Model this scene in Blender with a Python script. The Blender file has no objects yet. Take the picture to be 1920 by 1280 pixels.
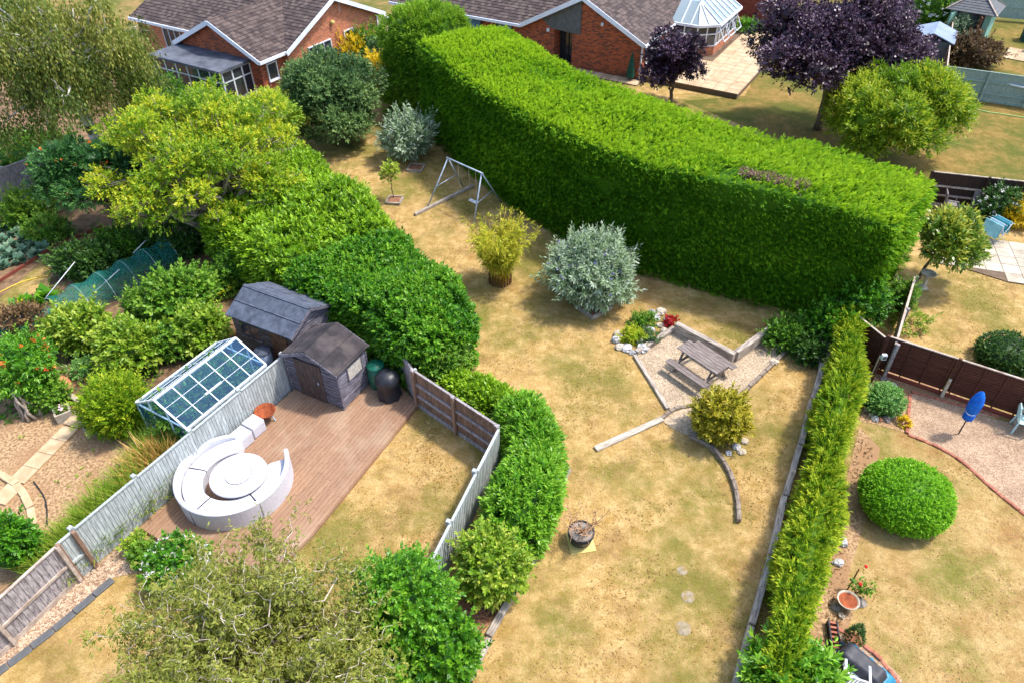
# Aerial view of back gardens in a dry summer.  World metres, z up, ground at z = 0.
import bpy, math, random
import numpy as np
from mathutils import Vector, Matrix

SC = bpy.context.scene
COL = SC.collection
R = math.radians

# ------------------------------------------------------------------ camera, sky, sun, exposure
cam = bpy.data.cameras.new('camera')
cam.lens = 25.3125; cam.sensor_width = 36; cam.clip_start = 0.1; cam.clip_end = 2000
co = bpy.data.objects.new('camera', cam); COL.objects.link(co)
_r = ((0.999956, 0.009404, 0.000000), (-0.006075, 0.646004, -0.763310), (-0.007178, 0.763276, 0.646033))
co.matrix_world = Matrix.Translation((0, 0, 16.0)) @ Matrix(_r).to_4x4()
SC.camera = co
SUN_EL, SUN_AZ = R(61), R(14)            # SUN_AZ measured from +x towards +y
wd = bpy.data.worlds.new('World'); SC.world = wd; wd.use_nodes = True
nt = wd.node_tree; bg = nt.nodes['Background']
sky = nt.nodes.new('ShaderNodeTexSky'); sky.sky_type = 'NISHITA'; sky.sun_disc = False
sky.sun_elevation = SUN_EL; sky.sun_rotation = R(90) - SUN_AZ
sky.air_density = 1.0; sky.dust_density = 2.0; sky.ozone_density = 1.0
nt.links.new(sky.outputs[0], bg.inputs[0]); bg.inputs[1].default_value = 0.15
sl = bpy.data.lights.new('sun', 'SUN'); sl.energy = 2.05; sl.angle = R(5); sl.color = (1, 0.955, 0.88)
so = bpy.data.objects.new('sun', sl); COL.objects.link(so)
sd = Vector((math.cos(SUN_EL) * math.cos(SUN_AZ), math.cos(SUN_EL) * math.sin(SUN_AZ), math.sin(SUN_EL)))
so.rotation_euler = sd.to_track_quat('Z', 'Y').to_euler(); so.location = (0, 0, 60)
SC.view_settings.view_transform = 'Standard'; SC.view_settings.look = 'None'
SC.view_settings.exposure = 1.3; SC.view_settings.gamma = 1.0
SC.view_settings.use_curve_mapping = False
SC.cycles.max_bounces = 6; SC.cycles.diffuse_bounces = 3; SC.cycles.glossy_bounces = 2
SC.cycles.transmission_bounces = 4; SC.cycles.transparent_max_bounces = 8
SC.cycles.use_denoising = True

# ------------------------------------------------------------------ materials
def S(r, g, b):
    f = lambda v: (v / 255 / 12.92) if v <= 10 else (((v / 255) + 0.055) / 1.055) ** 2.4
    return (f(r), f(g), f(b), 1.0)

class NT:
    def __init__(s, name):
        s.m = bpy.data.materials.new(name); s.m.use_nodes = True; s.t = s.m.node_tree
        s.b = s.t.nodes['Principled BSDF']; s.o = s.t.nodes['Material Output']
    def n(s, kind, **kw):
        x = s.t.nodes.new('ShaderNode' + kind)
        for k, v in kw.items():
            if k.startswith('i_'):
                key = k[2:].replace('_', ' ')
                x.inputs[key].default_value = v
            else: setattr(x, k, v)
        return x
    def l(s, a, b): s.t.links.new(a, b)
    def coord(s, scale=(1, 1, 1), kind='Object', rot=(0, 0, 0)):
        tc = s.n('TexCoord'); mp = s.n('Mapping'); mp.inputs['Scale'].default_value = scale
        mp.inputs['Rotation'].default_value = rot
        s.l(tc.outputs[kind], mp.inputs[0]); return mp.outputs[0]
    def noise(s, vec, scale, detail=4, rough=0.55):
        x = s.n('TexNoise'); x.inputs['Scale'].default_value = scale; x.inputs['Detail'].default_value = detail
        x.inputs['Roughness'].default_value = rough; s.l(vec, x.inputs['Vector']); return x.outputs['Fac']
    def ramp(s, fac, stops, interp='LINEAR'):
        x = s.n('ValToRGB'); cr = x.color_ramp; cr.interpolation = interp
        while len(cr.elements) < len(stops): cr.elements.new(0.5)
        for e, (p, c) in zip(cr.elements, stops): e.position = p; e.color = c if hasattr(c, '__len__') else (c, c, c, 1)
        s.l(fac, x.inputs[0]); return x.outputs[0]
    def mix(s, fac, a, b, mode='MIX'):
        x = s.n('Mix', data_type='RGBA', blend_type=mode)
        for sock, v in ((x.inputs[0], fac), (x.inputs[6], a), (x.inputs[7], b)):
            if hasattr(v, 'is_output'): s.l(v, sock)
            else: sock.default_value = v
        return x.outputs[2]
    def bump(s, h, strength=0.5, dist=0.02):
        x = s.n('Bump'); x.inputs['Strength'].default_value = strength; x.inputs['Distance'].default_value = dist
        s.l(h, x.inputs['Height']); s.l(x.outputs[0], s.b.inputs['Normal']); return x

def pm(name, c1, c2, scale=6, rough=0.8, bump=0.3, bdist=0.01, c3=None, s3=0.7, stretch=(1, 1, 1), rnd=0.0, spec=0.25, metal=0.0, lo=0.35, hi=0.65):
    a = NT(name); v = a.coord(stretch)
    if rnd:                                            # alike pieces do not share one grain
        o2 = a.n('ObjectInfo'); va = a.n('VectorMath', operation='MULTIPLY_ADD'); a.l(o2.outputs['Random'], va.inputs[0])
        va.inputs[1].default_value = (37, 23, 31); a.l(v, va.inputs[2]); v = va.outputs[0]
    f = a.noise(v, scale, 6, 0.6)
    col = a.ramp(f, [(lo, c1), (hi, c2)])
    if c3 is not None:
        gp = a.n('NewGeometry'); g = a.noise(gp.outputs['Position'], s3, 3); col = a.mix(a.ramp(g, [(0.5, 0.0), (0.62, 1.0)]), col, c3)
    if rnd:
        oi = a.n('ObjectInfo'); mr = a.n('MapRange'); a.l(oi.outputs['Random'], mr.inputs[0])
        mr.inputs[3].default_value = 1 - rnd; mr.inputs[4].default_value = 1 + rnd
        hs = a.n('HueSaturation'); a.l(mr.outputs[0], hs.inputs['Value']); a.l(col, hs.inputs['Color']); col = hs.outputs[0]
    a.l(col, a.b.inputs['Base Color'])
    a.b.inputs['Roughness'].default_value = rough; a.b.inputs['Specular IOR Level'].default_value = spec
    a.b.inputs['Metallic'].default_value = metal
    if bump: a.bump(f, bump, bdist)
    return a.m

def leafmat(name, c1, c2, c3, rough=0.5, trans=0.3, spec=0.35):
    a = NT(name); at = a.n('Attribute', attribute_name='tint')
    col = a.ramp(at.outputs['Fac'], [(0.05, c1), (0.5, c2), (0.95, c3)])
    a.l(col, a.b.inputs['Base Color']); a.b.inputs['Roughness'].default_value = rough
    a.b.inputs['Specular IOR Level'].default_value = spec
    tr = a.n('BsdfTranslucent'); a.l(col, tr.inputs[0])
    mx = a.n('MixShader'); mx.inputs[0].default_value = trans
    a.l(a.b.outputs[0], mx.inputs[1]); a.l(tr.outputs[0], mx.inputs[2]); a.l(mx.outputs[0], a.o.inputs[0])
    return a.m

def lawnmat(name, straw, pale, green, gpos=0.56, gw=0.13, rot=0.0, brown=None):
    a = NT(name); v = a.coord()
    big = a.noise(v, 0.33, 4, 0.6); mid = a.noise(v, 2.3, 7, 0.72); fine = a.noise(v, 8, 6, 0.8); grain = a.noise(v, 22, 4, 0.8)
    c = a.mix(a.ramp(mid, [(0.36, 0.0), (0.66, 1.0)]), straw, pale)
    if brown is not None:
        b2 = a.noise(a.coord((1, 1, 1), rot=(0, 0, 0.7)), 0.85, 5, 0.65)
        c = a.mix(a.ramp(b2, [(0.5, 0.0), (0.68, 0.8)]), c, brown)
    mm = a.n('Math', operation='MULTIPLY_ADD'); a.l(fine, mm.inputs[0]); mm.inputs[1].default_value = 0.55; a.l(big, mm.inputs[2])
    m2 = a.n('Math', operation='MULTIPLY_ADD'); a.l(mid, m2.inputs[0]); m2.inputs[1].default_value = -0.35; a.l(mm.outputs[0], m2.inputs[2])
    c = a.mix(a.ramp(m2.outputs[0], [(gpos, 0.0), (gpos + gw, 0.85)]), c, green)
    g2 = a.ramp(grain, [(0.3, (0.66, 0.68, 0.64, 1)), (0.68, (1.3, 1.28, 1.24, 1))])
    c = a.mix(0.8, c, g2, 'MULTIPLY')
    g3 = a.ramp(fine, [(0.33, (0.66, 0.68, 0.62, 1)), (0.66, (1.26, 1.24, 1.2, 1))])
    c = a.mix(0.8, c, g3, 'MULTIPLY')
    a.l(c, a.b.inputs['Base Color']); a.b.inputs['Roughness'].default_value = 0.95; a.b.inputs['Specular IOR Level'].default_value = 0.1
    ad = a.n('Math', operation='ADD'); a.l(fine, ad.inputs[0]); a.l(grain, ad.inputs[1])
    a.bump(ad.outputs[0], 0.9, 0.03); return a.m

def gravelmat(name, a1, a2, a3, scale=26):
    a = NT(name); v = a.coord()
    vo = a.n('TexVoronoi'); vo.inputs['Scale'].default_value = scale; a.l(v, vo.inputs['Vector'])
    sp = a.n('SeparateColor'); a.l(vo.outputs['Color'], sp.inputs[0])
    c = a.ramp(sp.outputs[0], [(0.1, a1), (0.5, a2), (0.92, a3)])
    d = a.noise(v, 1.2, 5, 0.65); c = a.mix(0.75, c, a.ramp(d, [(0.3, (0.62, 0.58, 0.54, 1)), (0.62, (1.1, 1.1, 1.1, 1))]), 'MULTIPLY')
    a.l(c, a.b.inputs['Base Color']); a.b.inputs['Roughness'].default_value = 0.85
    iv = a.n('Math', operation='SUBTRACT'); iv.inputs[0].default_value = 1.0; a.l(vo.outputs['Distance'], iv.inputs[1])
    a.bump(iv.outputs[0], 0.9, 0.02); return a.m

def brickmat(name, c1, c2, c3, mortar, var=0.5, rx=R(90)):
    # running bond on a vertical face: u along the wall (object x or y), v up
    a = NT(name); tc = a.n('TexCoord'); sx = a.n('SeparateXYZ'); a.l(tc.outputs['Object'], sx.inputs[0])
    ad = a.n('Math', operation='ADD'); a.l(sx.outputs[0], ad.inputs[0]); a.l(sx.outputs[1], ad.inputs[1])
    cb = a.n('CombineXYZ'); a.l(ad.outputs[0], cb.inputs[0]); a.l(sx.outputs[2], cb.inputs[1])
    br = a.n('TexBrick'); br.inputs['Scale'].default_value = 1.0; br.inputs['Brick Width'].default_value = 0.225
    br.inputs['Row Height'].default_value = 0.075; br.inputs['Mortar Size'].default_value = 0.012
    br.inputs['Color1'].default_value = (0, 0, 0, 1); br.inputs['Color2'].default_value = (1, 1, 1, 1); br.inputs['Mortar'].default_value = (0.5, 0.5, 0.5, 1)
    br.inputs['Bias'].default_value = 0.0
    a.l(cb.outputs[0], br.inputs['Vector'])
    big = a.noise(tc.outputs['Object'], 0.9, 4)
    c = a.ramp(br.outputs['Color'], [(0.08, c1), (0.5, c2), (0.95, c3)])
    c = a.mix(0.5, c, a.ramp(big, [(0.35, (0.75, 0.72, 0.7, 1)), (0.65, (1.15, 1.15, 1.15, 1))]), 'MULTIPLY')
    c = a.mix(br.outputs['Fac'], c, mortar)
    a.l(c, a.b.inputs['Base Color']); a.b.inputs['Roughness'].default_value = 0.9
    iv = a.n('Math', operation='SUBTRACT'); iv.inputs[0].default_value = 1.0; a.l(br.outputs['Fac'], iv.inputs[1])
    a.bump(iv.outputs[0], 0.6, 0.01); return a.m

def glassmat(name, tint=(0.75, 0.85, 0.9, 1), alpha=0.35, rough=0.03, through=(0.85, 0.93, 0.97, 1), spec=0.9):
    a = NT(name); a.b.inputs['Base Color'].default_value = tint; a.b.inputs['Roughness'].default_value = rough
    a.b.inputs['Specular IOR Level'].default_value = spec
    tp = a.n('BsdfTransparent'); tp.inputs[0].default_value = through
    mx = a.n('MixShader'); mx.inputs[0].default_value = alpha
    a.l(tp.outputs[0], mx.inputs[1]); a.l(a.b.outputs[0], mx.inputs[2]); a.l(mx.outputs[0], a.o.inputs[0]); return a.m

MT = {}
MT['lawn'] = lawnmat('dry_lawn', S(166, 132, 78), S(198, 168, 118), S(112, 110, 50), 0.55, 0.2, brown=S(144, 114, 74))
MT['lawn_r'] = lawnmat('dry_lawn_pale', S(160, 130, 82), S(186, 158, 112), S(110, 112, 50), 0.58, 0.2, brown=S(150, 112, 72))
MT['lawn_g'] = lawnmat('half_green_lawn', S(126, 102, 54), S(152, 126, 76), S(84, 94, 38), 0.49, 0.2)
MT['ground'] = lawnmat('rough_ground', S(130, 108, 70), S(160, 132, 88), S(86, 96, 40), 0.5, 0.2)
MT['soil'] = pm('bare_soil', S(96, 76, 56), S(146, 116, 86), 3.5, 0.95, 0.8, 0.03, c3=S(84, 64, 46), s3=0.9)
MT['soil_dry'] = pm('dry_soil_with_chips', S(128, 100, 72), S(184, 152, 114), 13, 0.95, 0.7, 0.03, c3=S(150, 116, 84), s3=0.7, lo=.4, hi=.6)
MT['litter'] = pm('leaf_litter', S(92, 64, 50), S(172, 122, 92), 16, 0.95, 0.9, 0.03)
MT['gravel'] = gravelmat('pale_gravel', S(146, 124, 98), S(184, 162, 134), S(210, 192, 166), 42)
MT['gravel_p'] = gravelmat('pink_gravel', S(144, 114, 88), S(176, 146, 118), S(200, 174, 146), 44)
MT['gravel_f'] = gravelmat('flint_gravel', S(134, 106, 84), S(178, 148, 120), S(208, 186, 160), 30)
MT['slab'] = pm('sandstone_slab', S(176, 148, 114), S(202, 176, 142), 3, 0.9, 0.25, 0.006, rnd=0.06)
MT['slab_p'] = pm('patio_slab', S(170, 144, 112), S(196, 172, 140), 2, 0.9, 0.2, 0.006, rnd=0.09)
MT['slab_w'] = pm('pale_patio_slab', S(164, 152, 134), S(196, 184, 166), 2.2, 0.9, 0.2, 0.006, rnd=0.1)
MT['joint'] = pm('mortar_joint', S(96, 80, 64), S(116, 98, 80), 8, 0.95, 0.2)
MT['deck'] = pm('deck_board', S(134, 102, 80), S(160, 127, 101), 5, 0.75, 0.35, 0.004, stretch=(1, 12, 12), rnd=0.08, c3=S(160, 132, 108), s3=0.8)
MT['fence_pale'] = pm('weathered_pale_board', S(140, 146, 146), S(192, 198, 196), 4, 0.85, 0.4, 0.004, stretch=(9, 9, 0.8), rnd=0.12)
MT['fence_grey'] = pm('weathered_grey_board', S(112, 104, 106), S(176, 168, 168), 3, 0.85, 0.4, 0.004, stretch=(7, 7, 1.4), rnd=0.10)
MT['fence_brown'] = pm('brown_board', S(92, 70, 58), S(146, 118, 100), 4, 0.85, 0.4, 0.004, stretch=(9, 9, 1), rnd=0.16)
MT['fence_dark'] = pm('dark_brown_slat', S(66, 38, 30), S(92, 56, 44), 4, 0.8, 0.3, 0.004, stretch=(1.2, 9, 9), rnd=0.16)
MT['fence_black'] = pm('dark_fence', S(48, 36, 32), S(70, 54, 46), 4, 0.85, 0.3, 0.004, stretch=(8, 8, 1), rnd=0.1)
MT['fence_red'] = pm('red_brown_fence', S(110, 54, 44), S(138, 74, 60), 4, 0.85, 0.3, 0.004, stretch=(1, 8, 8), rnd=0.08)
MT['fence_green'] = pm('grey_green_board', S(120, 140, 132), S(164, 182, 172), 4, 0.85, 0.35, 0.004, stretch=(8, 8, 1), rnd=0.08)
MT['cap'] = pm('weathered_rail', S(150, 132, 118), S(196, 180, 166), 5, 0.85, 0.3, 0.004, rnd=0.06)
MT['post_b'] = pm('brown_post', S(120, 92, 76), S(156, 126, 106), 5, 0.85, 0.3, 0.004, stretch=(6, 6, 1), rnd=0.06)
MT['conc'] = pm('concrete', S(158, 146, 128), S(192, 182, 164), 8, 0.9, 0.3, 0.005, rnd=0.05)
MT['sleeper'] = pm('weathered_sleeper', S(120, 108, 98), S(190, 178, 164), 3, 0.9, 0.6, 0.01, stretch=(1, 7, 7), rnd=0.08)
MT['sleeper_d'] = pm('dark_sleeper', S(92, 80, 72), S(158, 144, 130), 4, 0.9, 0.6, 0.01, stretch=(1, 6, 6), rnd=0.08)
MT['timber_w'] = pm('bleached_timber', S(146, 136, 122), S(204, 194, 178), 3, 0.9, 0.5, 0.008, stretch=(1, 7, 7), rnd=0.05)
MT['plank'] = pm('silvery_plank', S(94, 84, 80), S(144, 132, 126), 4, 0.85, 0.5, 0.004, stretch=(1, 10, 10), rnd=0.1)
MT['clad'] = pm('blue_grey_weatherboard', S(70, 66, 76), S(136, 132, 142), 4, 0.85, 0.45, 0.004, stretch=(1, 1, 9), rnd=0.16)
MT['clad_o'] = pm('old_brown_weatherboard', S(70, 58, 52), S(120, 104, 96), 4, 0.85, 0.4, 0.004, stretch=(1, 1, 8), rnd=0.12)
MT['door_d'] = pm('dark_brown_door', S(64, 52, 48), S(98, 84, 78), 4, 0.8, 0.4, 0.004, stretch=(9, 9, 1), rnd=0.08)
MT['felt'] = pm('black_roof_felt', S(42, 38, 40), S(66, 60, 62), 2.5, 0.8, 0.3, 0.006, c3=S(80, 72, 70), s3=1.1)
MT['felt_g'] = pm('grey_roof_felt', S(62, 68, 80), S(92, 98, 112), 4, 0.85, 0.35, 0.006, rnd=0.03)
MT['felt_f'] = pm('flat_roof_felt', S(62, 66, 76), S(100, 104, 114), 1.2, 0.85, 0.2, 0.006)
MT['tile'] = pm('brown_roof_tile', S(96, 80, 76), S(150, 132, 122), 9, 0.9, 0.5, 0.01, c3=S(122, 104, 100), s3=0.5)
MT['white'] = pm('white_paint', S(200, 204, 212), S(220, 224, 230), 5, 0.5, 0.0, rnd=0.02)
MT['fascia'] = pm('white_fascia', S(214, 222, 236), S(232, 236, 244), 3, 0.5, 0.0)
MT['alu'] = pm('aluminium_bar', S(196, 202, 206), S(226, 230, 232), 9, 0.5, 0.0, spec=0.5)
MT['steel'] = pm('galvanised_tube', S(138, 152, 168), S(176, 190, 206), 9, 0.45, 0.0, spec=0.5)
MT['wicker'] = None
MT['rust'] = pm('rusted_steel', S(112, 56, 34), S(168, 88, 52), 7, 0.85, 0.3, 0.005)
MT['bark'] = pm('brown_bark', S(88, 72, 58), S(140, 120, 100), 6, 0.95, 0.6, 0.02, stretch=(1, 1, 0.3))
MT['bark_g'] = pm('grey_bark', S(126, 112, 100), S(178, 164, 148), 6, 0.95, 0.5, 0.02, stretch=(1, 1, 0.3))
MT['bark_w'] = pm('white_bark', S(186, 184, 180), S(226, 224, 220), 5, 0.8, 0.3, 0.01, c3=S(84, 78, 72), s3=3.0)
MT['bark_b'] = pm('birch_bark', S(150, 144, 136), S(208, 204, 198), 5, 0.8, 0.3, 0.01, c3=S(92, 84, 76), s3=2.2)
MT['twig_w'] = pm('pale_twig', S(176, 160, 142), S(216, 204, 190), 9, 0.85, 0.2)
MT['twig_b'] = pm('dry_twig', S(150, 112, 80), S(186, 150, 116), 9, 0.9, 0.2)
MT['brick_o'] = brickmat('orange_brick', S(160, 70, 36), S(188, 92, 50), S(204, 114, 66), S(176, 146, 120))
MT['brick_r'] = brickmat('red_multi_brick', S(84, 36, 28), S(166, 70, 36), S(190, 90, 46), S(140, 100, 76))
MT['edge_br'] = pm('red_edging_brick', S(146, 90, 72), S(176, 114, 92), 8, 0.9, 0.3, 0.005, rnd=0.1)
MT['terra'] = pm('terracotta', S(190, 120, 84), S(216, 150, 112), 5, 0.85, 0.2, 0.005)
MT['stone'] = pm('grey_rock', S(140, 138, 136), S(204, 202, 200), 5, 0.9, 0.7, 0.03, rnd=0.12)
MT['stone_s'] = pm('sunken_stone', S(126, 114, 94), S(160, 146, 124), 9, 0.95, 0.5, 0.01, c3=S(142, 122, 80), s3=5.0)
MT['stone_w'] = pm('warm_rock', S(160, 146, 126), S(214, 200, 180), 5, 0.9, 0.7, 0.03, rnd=0.12)
MT['stone_d'] = pm('dark_rock', S(102, 94, 88), S(156, 146, 138), 5, 0.9, 0.7, 0.03, rnd=0.1)
MT['black'] = pm('black_plastic', S(26, 27, 32), S(44, 46, 54), 3, 0.45, 0.25, 0.02, spec=0.5)
MT['green_pl'] = pm('green_plastic', S(14, 84, 66), S(24, 104, 82), 4, 0.4, 0.0, spec=0.5)
MT['dkgreen'] = pm('dark_green_cloth', S(22, 62, 52), S(34, 82, 68), 5, 0.8, 0.1)
MT['teal_t'] = pm('blue_tarpaulin', S(20, 108, 142), S(40, 136, 170), 6, 0.5, 0.6, 0.03, spec=0.5)
MT['tarp_b'] = pm('black_cover', S(40, 40, 46), S(62, 62, 70), 3, 0.55, 0.35, 0.02, spec=0.4)
MT['blue'] = pm('blue_parasol_cloth', S(14, 88, 190), S(24, 112, 214), 5, 0.75, 0.2, 0.01)
MT['teal'] = pm('pale_teal_cloth', S(110, 178, 192), S(160, 212, 220), 3, 0.75, 0.2, 0.01)
MT['teal_d'] = pm('deep_teal_cloth', S(44, 128, 140), S(70, 150, 160), 3, 0.75, 0.2, 0.01)
MT['mint'] = pm('mint_plastic', S(176, 210, 206), S(198, 226, 222), 4, 0.5, 0.0, spec=0.4)
MT['glass'] = glassmat('painted_sky_glass', (0.05, 0.18, 0.40, 1), 0.2, 0.02, (0.60, 0.78, 0.90, 1), 0.3)  # greenhouse panes: blue sky reflection and dim interior painted into the colours
MT['glass_c'] = glassmat('roof_glazing', (0.34, 0.42, 0.44, 1), 0.75, 0.15)
MT['glass_d'] = pm('dark_window_glass', S(34, 40, 50), S(52, 60, 72), 1, 0.08, 0.0, spec=0.8)
MT['glass_b'] = pm('painted_sky_window', S(56, 104, 150), S(84, 130, 172), 1, 0.1, 0.0, spec=0.8)  # bungalow windows: sky reflection put into the pane colour
MT['curtain'] = pm('pale_curtain', S(166, 158, 146), S(206, 200, 190), 6, 0.8, 0.3, 0.02, stretch=(1, 4, 1))
MT['dark'] = pm('dark_frame', S(38, 40, 46), S(52, 54, 60), 5, 0.6, 0.0)
MT['clad_gr'] = pm('grey_panel', S(84, 86, 88), S(100, 102, 104), 4, 0.7, 0.0)
MT['sage'] = pm('sage_green_paint', S(116, 158, 142), S(140, 180, 164), 4, 0.7, 0.1, rnd=0.03)
MT['brownw'] = pm('brown_stained_wood', S(96, 62, 42), S(126, 84, 58), 5, 0.7, 0.2)
MT['rattan'] = pm('grey_rattan', S(112, 106, 104), S(150, 144, 142), 30, 0.8, 0.4, 0.006)
MT['shedroof'] = pm('pale_grey_sheet', S(118, 132, 156), S(140, 154, 176), 1, 0.6, 0.0)
MT['yellow_h'] = pm('yellow_hose', S(206, 170, 50), S(228, 196, 80), 5, 0.5, 0.0)
MT['cork'] = pm('sand_board', S(196, 176, 104), S(214, 194, 122), 5, 0.9, 0.1)
MT['lime'] = pm('lime_panel', S(158, 196, 110), S(176, 210, 130), 5, 0.7, 0.0)
MT['berry'] = pm('orange_red', S(214, 92, 44), S(232, 120, 66), 9, 0.6, 0.0)
MT['redfl'] = pm('red_petal', S(200, 24, 20), S(226, 40, 30), 9, 0.6, 0.0)
MT['pinkfl'] = pm('pink_petal', S(232, 170, 196), S(244, 214, 226), 9, 0.6, 0.0)
MT['yelfl'] = pm('yellow_petal', S(226, 176, 20), S(242, 204, 40), 9, 0.6, 0.0)

a = NT('white_wicker'); v = a.coord((1, 1, 1), 'Generated')
tc = a.n('TexCoord'); w1 = a.n('TexWave', wave_type='BANDS', bands_direction='Z'); w1.inputs['Scale'].default_value = 26
a.l(tc.outputs['Object'], w1.inputs[0]); w2 = a.n('TexChecker'); w2.inputs['Scale'].default_value = 34; a.l(tc.outputs['Object'], w2.inputs[0])
nz = a.noise(tc.outputs['Object'], 3, 4)
cc = a.mix(w2.outputs['Fac'], S(188, 188, 196), S(218, 218, 224)); cc = a.mix(a.ramp(nz, [(0.4, 0.0), (0.7, 0.5)]), cc, S(184, 182, 188))
a.l(cc, a.b.inputs['Base Color']); a.b.inputs['Roughness'].default_value = 0.7; a.bump(w2.outputs['Fac'], 0.4, 0.006); MT['wicker'] = a.m

a = NT('teal_netting'); a.b.inputs['Base Color'].default_value = S(20, 116, 104); a.b.inputs['Roughness'].default_value = 0.8
tp = a.n('BsdfTransparent'); mx = a.n('MixShader')
nf = a.noise(a.coord((2, 2, 8)), 3, 3); a.l(a.ramp(nf, [(0.3, 0.28), (0.7, 0.6)]), mx.inputs[0])
a.l(tp.outputs[0], mx.inputs[1]); a.l(a.b.outputs[0], mx.inputs[2]); a.l(mx.outputs[0], a.o.inputs[0]); MT['net'] = a.m

# foliage: dark, middle and light leaf colours of each kind
LM = {}
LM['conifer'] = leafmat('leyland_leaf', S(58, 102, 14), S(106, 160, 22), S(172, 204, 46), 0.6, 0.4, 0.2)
LM['conifer_d'] = leafmat('leyland_leaf_dull', S(56, 96, 18), S(94, 140, 26), S(140, 176, 46), 0.6, 0.35, 0.2)
LM['laurel'] = leafmat('laurel_leaf', S(64, 106, 12), S(112, 156, 20), S(160, 196, 44), 0.45, 0.3, 0.4)
LM['laurel_d'] = leafmat('dark_laurel_leaf', S(38, 90, 12), S(74, 134, 18), S(128, 176, 44), 0.45, 0.3, 0.35)
LM['thuja'] = leafmat('golden_thuja_leaf', S(70, 112, 14), S(120, 156, 24), S(178, 190, 46), 0.6, 0.32, 0.2)
LM['gold'] = leafmat('golden_leaf', S(84, 128, 20), S(140, 174, 32), S(206, 206, 48), 0.5, 0.4)
LM['birch'] = leafmat('birch_leaf', S(68, 90, 30), S(112, 130, 50), S(166, 164, 76), 0.55, 0.4)
LM['rowan'] = leafmat('rowan_leaf', S(34, 76, 36), S(58, 108, 50), S(92, 138, 66), 0.5, 0.25)
LM['apple'] = leafmat('apple_leaf', S(48, 80, 42), S(80, 114, 58), S(124, 152, 84), 0.5, 0.25)
LM['grey'] = leafmat('silver_leaf', S(96, 126, 76), S(140, 162, 122), S(188, 202, 176), 0.6, 0.2)
LM['bamboo'] = leafmat('bamboo_leaf', S(122, 140, 20), S(184, 184, 40), S(222, 212, 70), 0.5, 0.35)
LM['euon'] = leafmat('golden_euonymus_leaf', S(112, 120, 18), S(164, 156, 34), S(194, 178, 60), 0.45, 0.25)
LM['purple'] = leafmat('purple_plum_leaf', S(38, 22, 36), S(60, 38, 54), S(108, 84, 108), 0.38, 0.15, 0.5)
LM['willow'] = leafmat('willow_leaf', S(82, 122, 20), S(132, 166, 30), S(186, 194, 50), 0.5, 0.38)
LM['cork'] = leafmat('corkscrew_leaf', S(100, 112, 34), S(138, 146, 56), S(174, 172, 84), 0.5, 0.35)
LM['green'] = leafmat('bright_green_leaf', S(52, 108, 16), S(88, 150, 26), S(142, 190, 54), 0.4, 0.3, 0.45)
LM['mid'] = leafmat('mid_green_leaf', S(58, 104, 24), S(98, 146, 36), S(150, 184, 62), 0.45, 0.3)
LM['yel'] = leafmat('yellow_green_leaf', S(84, 126, 26), S(130, 164, 40), S(190, 200, 78), 0.45, 0.3)
LM['photinia'] = leafmat('photinia_leaf', S(60, 100, 24), S(104, 142, 36), S(180, 182, 66), 0.35, 0.25, 0.5)
LM['box'] = leafmat('topiary_leaf', S(84, 140, 16), S(120, 180, 24), S(160, 208, 48), 0.5, 0.35, 0.3)
LM['hebe'] = leafmat('hebe_leaf', S(74, 126, 52), S(112, 162, 76), S(152, 190, 104), 0.5, 0.2)
LM['dark'] = leafmat('dark_green_leaf', S(32, 66, 20), S(58, 96, 30), S(90, 126, 46), 0.45, 0.22)
LM['grass'] = leafmat('long_grass', S(92, 126, 30), S(136, 164, 46), S(178, 184, 80), 0.6, 0.35)
LM['lawnblade'] = leafmat('lawn_blade', S(136, 134, 64), S(186, 154, 98), S(220, 194, 144), 0.8, 0.5, 0.1)
LM['deadtwig'] = leafmat('dead_twig', S(96, 70, 62), S(150, 120, 106), S(196, 170, 154), 0.8, 0.1, 0.1)
LM['drygrass'] = leafmat('dry_grass', S(158, 122, 60), S(196, 156, 84), S(222, 190, 120), 0.8, 0.25, 0.1)
LM['blue'] = leafmat('cabbage_leaf', S(74, 112, 84), S(112, 146, 116), S(160, 186, 152), 0.5, 0.2)
LM['yellowfl'] = leafmat('yellow_shrub_leaf', S(176, 158, 20), S(216, 186, 20), S(238, 210, 50), 0.5, 0.35)
LM['whitefl'] = leafmat('white_blossom', S(200, 200, 196), S(230, 228, 224), S(246, 244, 240), 0.6, 0.3)
LM['brown'] = leafmat('brown_leaf', S(76, 60, 36), S(112, 86, 54), S(150, 120, 80), 0.6, 0.2)
LM['orange'] = leafmat('orange_blossom', S(214, 84, 30), S(236, 116, 50), S(244, 160, 80), 0.6, 0.3)
LM['red'] = leafmat('red_blossom', S(150, 20, 30), S(196, 30, 30), S(226, 60, 50), 0.6, 0.2)
LM['lilac'] = leafmat('lilac_blossom', S(120, 110, 170), S(150, 140, 196), S(186, 178, 218), 0.6, 0.2)
LM['conif_p'] = leafmat('dwarf_conifer_leaf', S(36, 66, 26), S(62, 96, 38), S(100, 128, 56), 0.55, 0.15)

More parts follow.
